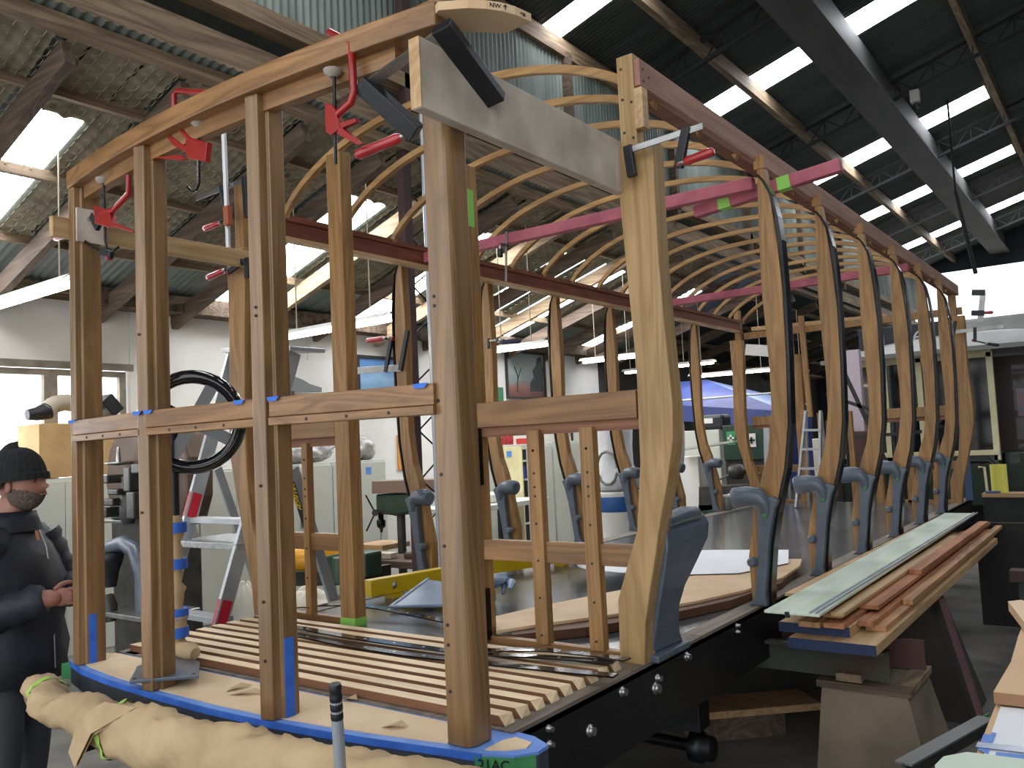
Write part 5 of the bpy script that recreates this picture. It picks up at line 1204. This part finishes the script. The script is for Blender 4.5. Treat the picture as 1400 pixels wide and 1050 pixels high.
for x in (1.53, 1.555): MB().box(x, x+.008, 1.93, 6.74, .97, .98).build('guide_rib', m_alu, gs)
MB().box(1.42, 1.44, 1.922, 1.935, .945, .97).build('black_clip', m_dark, gs)
# supports
t = thing('steel_support_beam', 'green rusty steel beam carrying the lumber stack on a wooden pier', 'beam', (1.3, 2.5, .565)); m_gb = plain('rusty_green_steel', '#3f5145', .7, .3, c2='#4c3b33', scale=4, bump=.2)
MB().box(.7, 1.74, 2.42, 2.435, .565, .72).build('web', m_gb, t); MB().box(.7, 1.74, 2.36, 2.44, .705, .72).build('flange', m_gb, t)
MB().box(.8, 1.86, 2.62, 2.635, .59, .735).build('rear_plate', plain('rust_plate', '#4a3230', .8), t)
MB().box(1.5, 1.62, 2.36, 2.42, .562, .6).build('packer', w_old, t)
MB().box(1.42, 1.6, 2.4, 2.64, .7355, .7745).build('packer', w_oldX, t)
def pier(label, c, bot, top, z1, mat, x_extra=None):
    t = thing('wooden_pier', label, 'pier', (c[0], c[1], 0)); (bx0, bx1, by0, by1), (tx0, tx1, ty0, ty1) = bot, top
    vs = [(bx0, by0, 0), (bx1, by0, 0), (bx1, by1, 0), (bx0, by1, 0), (tx0, ty0, z1), (tx1, ty0, z1), (tx1, ty1, z1), (tx0, ty1, z1)]
    MB().add(vs, [(0, 1, 2, 3), (4, 5, 6, 7), (0, 1, 5, 4), (1, 2, 6, 5), (2, 3, 7, 6), (3, 0, 4, 7)]).build('side_boards', mat, t, bevel=.004)
    MB().box(tx0-.02, tx1+.02, ty0-.02, ty0+.06, z1, z1+.035).build('top_rim', w_oldX, t, bevel=.003); MB().box(tx1-.06, tx1+.02, ty0+.061, ty1, z1, z1+.035).build('top_rim', w_old, t, bevel=.003)
    return t
m_pier = plain('grimy_plywood', '#857663', .8, 0, c2='#4c443a', scale=1.6, bump=.3)
pier('grimy plywood box pier under the green steel beam', (1.6, 2.6), (1.36, 1.93, 2.36, 2.98), (1.42, 1.82, 2.38, 2.86), .52, m_pier)
pier('dark box pier behind, under the far part of the lumber stack', (1.5, 4.1), (1.2, 1.87, 3.75, 4.3), (1.3, 1.66, 3.8, 4.25), .7, plain('dark_grimy_ply', '#3a322c', .8, 0, c2='#29241f', scale=2, bump=.2))
o = MB().obox((1.735, 3.84, .72), (1.935, 3.7, .0), .09, .02, (1, 0, .3)).build('leaning_board', plain('mauve_board', '#6b4a50', .7, c2='#584048')); tag(o, 'mauve board leaning against the dark rear pier', 'board')
o = MB().box(1.35, 1.72, 4.02, 4.14, .74, .774).build('timber_block', w_lightX); tag(o, 'pale timber block between the rear pier and the lowest plank', 'block')
# pit frames and benches at the far right
t = thing('steel_trestle', 'dark steel trestle crossing behind the far end of the tram', 'trestle', (1.9, 9.9, 0)); m_tre = plain('trestle_grey', '#3c3f3e', .6, .4, c2='#2c2e2d', scale=3)
MB().box(1.2, 3.4, 9.75, 9.85, .62, .88).build('beam', m_tre, t); MB().box(1.2, 3.4, 9.7, 9.9, .88, .9).build('flange', m_tre, t)
for x in (1.5, 3.2): MB().box(x-.05, x+.05, 9.76, 9.84, 0, .62).build('leg', plain('trestle_timber', '#7a6a4c', .8), t)
o = MB().box(1.25, 3.3, 9.35, 9.65, .905, .95).build('pale_board', w_lightX); 
MB().box(1.25, 3.3, 9.4, 9.6, .0, .903).build('board_rest', m_tre, o); tag(o, 'pale board lying across the trestles past the far right corner post', 'board')
o = MB().box(1.28, 1.44, 9.37, 9.4, .952, .98).build('blue_grip', plain('blue_tool', '#49618f', .5), bevel=.008); tag(o, 'flat blue tool on the pale board at the tram far corner', 'tool')
o = MB().box(1.55, 4.0, 6.6, 6.66, 0, .9).build('black_screen', plain('black_stained_sheet', '#121312', .8, c2='#24231f', scale=2, stretch=(3, 1, .5))); tag(o, 'black stained sheet hanging behind the lumber stack', 'screen')
o = MB().box(1.95, 2.5, 5.2, 5.35, .62, .7); o = o.build('rust_rail', plain('rust_rail', '#4a3834', .7, .3)); MB().box(2.0, 2.1, 5.22, 5.33, 0, .619).build('rail_leg', m_tre, o); tag(o, 'short rusty rail on a post right of the lumber stack', 'rail')
# near right bench with MDF boards and paper
m_mdf = plain('mdf_board', '#d8b48c', .6, 0, c2='#cba67d', scale=3); m_mdfe = plain('mdf_edge', '#8e6a4c', .7)
t = thing('work_table', 'table edge with blue-taped white paper at the bottom right corner', 'table', (2.75, 1.3, 0))
V = lambda px, py, z: at(px, py, z=z)
def polyslab(name, px, z, th, mat, parent=None, emat=None):
    P = [V(a, b, z) for a, b in px]; m_ = MB(); n = len(P); m_.m = 0
    m_.add(P, [list(range(n))]); m_.m = 1
    m_.add(P+[p_-Vector((0, 0, th)) for p_ in P], [list(range(n, 2*n))]+[(i, (i+1) % n, n+(i+1) % n, n+i) for i in range(n)])
    return m_.build(name, [mat, emat or mat], parent)
polyslab('table_top', [(1325, 1055), (1362, 962), (1368, 958), (1480, 968), (1480, 1120), (1320, 1100)], .93, .04, m_mdf, t, m_mdfe)
polyslab('white_paper', [(1338, 1052), (1368, 966), (1480, 976), (1480, 1100)], .934, .003, plain('white_paper', '#eceff2'), t)
polyslab('blue_tape_strip', [(1337, 1024), (1345, 1003), (1358, 1005), (1351, 1030)], .937, .002, m_btape2, t)
polyslab('blue_tape_strip', [(1344, 1020), (1356, 1001), (1362, 1002), (1352, 1026)], .9372, .002, m_btape2, t)
polyslab('blue_tape_strip', [(1360, 1035), (1362, 1028), (1480, 1040), (1480, 1048)], .937, .002, m_btape2, t)
polyslab('plastic_ruler', [(1334, 1020), (1337, 1014), (1480, 1030), (1480, 1038)], .9405, .002, plain('clear_ruler', '#aab4c8', .2), t)
for x, y in ((2.75, 1.45), (2.62, .55)): MB().box(x-.03, x+.03, y-.03, y+.03, 0, .888).build('leg', m_mach, t)
o = polyslab('mdf_board', [(1358, 946), (1382, 905), (1392, 870), (1400, 850), (1480, 880), (1480, 960)], .975, .035, m_mdf, None, m_mdfe); tag(o, 'brown fibreboard panel lying on the table at the right edge', 'board')
o = polyslab('mdf_board', [(1378, 822), (1396, 820), (1500, 848), (1500, 880), (1400, 850)], 1.02, .04, plain('pale_mdf', '#e4c6a6', .6), None, m_mdf); tag(o, 'small pale board corner above the fibreboard panel at the right edge', 'board')
MB().box(WL[o.name].x-.02, WL[o.name].x+.05, WL[o.name].y-.1, WL[o.name].y+.1, .976, .98).build('spacer', m_mdf, o)
o = polyslab('pale_green_case', [(1278, 1046), (1290, 1034), (1322, 1028), (1420, 1040), (1430, 1100), (1290, 1120)], .97, .05, plain('pale_green_plastic', '#c7d8c4', .4), None); tag(o, 'pale green plastic case at the bottom right', 'case')
# dark steel rail slanting to the table
a = at(1236, 1056, z=.8); b = at(1349, 992, z=.8)
o = thing('steel_angle', 'dark grey steel angle slanting up to the table at bottom right', 'steel rail', (a.x, a.y, .76))
MB().obox(a, b, .012, .05).build('web', m_tre, o); MB().obox(a+Vector((0, 0, .025)), b+Vector((0, 0, .025)), .05, .006).build('flange', plain('grey_flange', '#6b6d6c', .5, .4), o)
MB().box(a.x-.02, a.x+.02, a.y-.02, a.y+.02, 0, .775).build('leg', m_tre, o)
gm = MB(); a = at(1310, 1015, z=.3); b = at(1350, 985, z=.3)
P = [at(1300, 1018, z=.25), at(1345, 1000, z=.25), at(1352, 975, z=.42), at(1322, 994, z=.42)]
for i in range(13): gm.obox(P[0].lerp(P[1], i/12), P[3].lerp(P[2], i/12), .006, .004)
for i in range(9): gm.obox(P[0].lerp(P[3], i/8), P[1].lerp(P[2], i/8), .006, .004)
tag(gm.build('green_netting', plain('green_net', '#4f8a4a', .6)), 'scrap of green plastic netting behind the slanting steel angle', 'netting')

# ============================================================ SECOND TRAM, beyond the far end
t2 = thing('green_tram', 'finished green and cream tram standing beyond the far end of the bare frame', 'tram', (.6, 15, 0))
m_tgreen = plain('tram_green', '#1d3326', .35, 0, c2='#17291f', coat=.4); m_tcream = plain('tram_cream', '#d9d2a8', .4, 0, c2='#cfc79b', coat=.3)
m_trf = plain('tram_roof_grey', '#a9aaa5', .5, 0, c2='#8f908b', scale=2); m_tdark = plain('dark_saloon', '#1a1614', .6)
Y2 = 12.7; X0, X1 = -1.25, 1.08
MB().box(X0, X1, Y2, Y2+7, .5, 1.32).build('dash_panel', m_tgreen, t2, bevel=.03)
MB().box(X1, 2.6, Y2+.35, Y2+7, .5, 1.32).build('side_panel', m_tgreen, t2, bevel=.03)
MB().box(X0, 2.6, Y2+1.2, Y2+1.3, 1.3, 2.85).build('saloon_bulkhead', plain('dark_varnish', '#33221a', .4, coat=.3), t2)
MB().box(X0+.02, 2.58, Y2+1.3, Y2+6.9, 1.3, 2.85).build('saloon_body', m_tdark, t2)
for x in (X0, -.52, .0, X1-.08): MB().box(x, x+.09, Y2, Y2+.09, 1.2, 2.86).build('pillar', m_tcream, t2, bevel=.006)
MB().box(1.62, 1.68, Y2+.35, Y2+.42, 1.3, 2.86).build('pillar', m_dark, t2); MB().box(2.5, 2.6, Y2+.35, Y2+.45, .5, 2.86).build('pillar', m_tcream, t2)
MB().box(X0, X1, Y2, Y2+.08, 2.78, 2.92).build('window_head', m_tcream, t2, bevel=.006); MB().box(X0, X1, Y2-.01, Y2+.08, 1.28, 1.36).build('window_sill', m_tcream, t2, bevel=.006)
for k_, (a, b) in enumerate(((-.43, .0), (.09, 1.0))): MB().box(a, b, Y2+.04, Y2+.05, 1.36, 2.78).build('window_pane', plain('dark_glass', '#14181b', .08, 0), t2)
for (a, b) in ((1.25, 1.5), (1.55, 1.7)):
    q_ = MB().box(a+.0, b, Y2+1.17, Y2+1.19, 1.85, 2.3).build('saloon_window', plain('painted_reflection', '#3c6a92', .15, 0, c2='#b5573c', scale=3, stretch=(1, 1, 4)), t2)  # colourful window reflections put into the pane colour
MB().tube([(X1-.55, Y2-.04, 1.2), (X1-.15, Y2-.04, 1.2), (X1-.05, Y2-.04, 1.1), (X1-.05, Y2-.04, .5)], .035, 8).build('buffer_rail', m_dark, t2)
MB().tube([(X1-.3, Y2-.03, 1.1), (X1-.22, Y2-.03, 1.1), (X1-.2, Y2-.03, .55)], .022, 8).build('cream_lining', m_tcream, t2)
def PR(u, v):
    x = X0-.15+u*(2.75-X0+.15); y = Y2-.25+v*7.2; c = (u-.5)*2; e_ = min(1, v*7.2/.9)
    return (x, y-(1-abs(c)**2)*.22*(1-v), 2.9+.30*(1-abs(c)**2.4)*math.sqrt(max(0, 1-(1-e_)**2))+.02)
rf2 = MB().grid(PR, 30, 24); rf2.build('roof', m_trf, t2)
MB().strip([(X0-.15+i*(2.9-X0)/16, Y2-.25-(1-abs(i/8-1)**2)*.24, 2.86) for i in range(17)], [(X0-.15+i*(2.9-X0)/16, Y2-.2-(1-abs(i/8-1)**2)*.24, 2.86) for i in range(17)], [(X0-.15+i*(2.9-X0)/16, Y2-.2-(1-abs(i/8-1)**2)*.24, 2.93) for i in range(17)], [(X0-.15+i*(2.9-X0)/16, Y2-.25-(1-abs(i/8-1)**2)*.24, 2.93) for i in range(17)]).build('roof_edge', plain('roof_edge', '#6f716c', .5), t2)
MB().box(-.7, 2.0, Y2+1.0, Y2+6.5, 3.1, 3.5).build('clerestory', m_trf, t2, bevel=.05)
sg = MB().box(-.85, .75, Y2+.1, Y2+.2, 3.02, 3.42).build('destination_box', m_dark, t2, bevel=.01)
MB().text('H', .26, (-.62, Y2+.095, 3.12), (1, 0, 0), (0, 0, 1), .002).build('lettering', plain('sign_grey', '#b5bcc0', .5), sg); MB().text('6', .28, (-.02, Y2+.095, 3.11), (1, 0, 0), (0, 0, 1), .002).build('lettering', plain('sign_grey', '#b5bcc0', .5), sg)
MB().lathe((.3, Y2-.5, 1.9), [(.13, 0), (.15, .01), (.13, .02)], 16, 'y').build('handwheel', m_dark, t2)
MB().box(-.2, 2.3, Y2+1, Y2+6, .1, .5).build('truck_frame', m_girder, t2)
for x in (.0, 2.0):
    for y in (Y2+1.6, Y2+4): MB().lathe((x, y, .4), [(.38, 0), (.38, .08), (.1, .1)], 20, 'x').build('wheel', m_girder, t2)
o = MB(); q0 = at(1352, 635, y=9.38); q1 = at(1378, 668, y=9.38)
o.grid(lambda u, v: (q0.x+(q1.x-q0.x)*u, 9.42-.012*math.sin(u*9)-.05*v*0, .955+(q0.z-.955)*(1-v)), 14, 4).grid(lambda u, v: (q0.x+(q1.x-q0.x)*u, 9.44-.012*math.sin(u*9), .955+(q0.z-.955)*(1-v)), 14, 4)
tag(o.build('yellow_pad', plain('yellow_towel', '#e4e06a', .8)), 'yellow towel draped over a stand at the far right', 'towel')
# clutter seen through the far bulkhead
for k_, (p0, p1, y_, c_, lb_) in enumerate((
    ((1150, 480), (1180, 560), 11.6, '#c9b8c2', 'pale pinkish panel with doorway glow put into its colour beyond the far bulkhead'),  # pale pink carries the brightness of the doorway
    ((1128, 575), (1148, 612), 11.2, '#3b3330', 'dark crate beyond the far bulkhead, right of the grey stepladder'),
    ((1165, 590), (1195, 625), 11.25, '#5a3f38', 'maroon cabinet beyond the far bulkhead under the belt rail'),
    ((1110, 600), (1135, 640), 10.6, '#cfc9b8', 'cream box beyond the grey stepladder'),
    ((1215, 560), (1240, 640), 11.9, '#2b2a2c', 'dark machine body in front of the green tram'))):
    o = boxpx('crate', p0, p1, y_, .15, plain('clutter_%s' % c_.strip('#'), c_, .7, 0), lb_, 'crate', 0)
t = thing('tube_scaffold', 'dark tube scaffold standing behind the far bulkhead', 'scaffold', (-.3, 11, 0))
for (a, b, c_, d_) in ((1150, 500, 1215, 640), (1130, 540, 1190, 560), (1150, 600, 1260, 590)): MB().obox(at(a, b, y=11), at(c_, d_, y=11), .05, .05).build('tube', m_tre, t)
for px in (1150, 1215): p_ = at(px, 500, y=11.06); MB().tube([(p_.x, 11.06, 0), p_], .025, 8).build('upright', m_tre, t)
# timber and gear in the shadow under the tram
o = MB().obox((.3, 2.6, .16), (1.05, 3.3, .16), .3, .04).build('floor_timber', w_lightX); tag(o, 'pale timber offcut on blocks in the shadow under the tram', 'timber')
MB().obox((.5, 2.75, .07), (.9, 3.15, .07), .2, .138).build('block', w_oldX, o)

# hanging gear under the high roof, blue panel at the far corner
a = at(1306, 262, y=14.5); b = at(1334, 374, y=14.5)
t = thing('hanging_pole', 'black pole and cable hanging from the big roof beam above the bright doorway', 'pole', a)
MB().tube([a, b], .035, 8).build('pole', m_truss, t); MB().tube([Vector((a.x, a.y, zh(a.x))), a], .02, 6).build('cable', m_truss, t)
c_ = at(1251, 132, y=12.2); t = thing('junction_box', 'small grimy white electrical box hanging below a roof truss', 'box', c_)
MB().box(c_.x-.07, c_.x+.07, 12.15, 12.25, c_.z-.1, c_.z+.1).build('box_body', plain('grimy_box', '#8d8a82', .7), t, bevel=.01); MB().tube([(c_.x, 12.2, c_.z+.1), (c_.x, 12.2, zh(c_.x)-.35)], .012, 6).build('hanger', m_truss, t)
MB().tube([(c_.x, 12.2, c_.z-.1), (c_.x+.03, 12.2, c_.z-.2)], .02, 6).build('plug', m_dark, t)
q0 = at(1303, 470, y=8.95); q1 = at(1316, 545, y=8.95)
o = MB().box(q0.x, q1.x+.02, 8.93, 8.97, F+.005, q0.z).build('blue_board', plain('dull_blue_panel', '#4b648f', .5)); tag(o, 'dull blue board standing against the far right corner post', 'board')
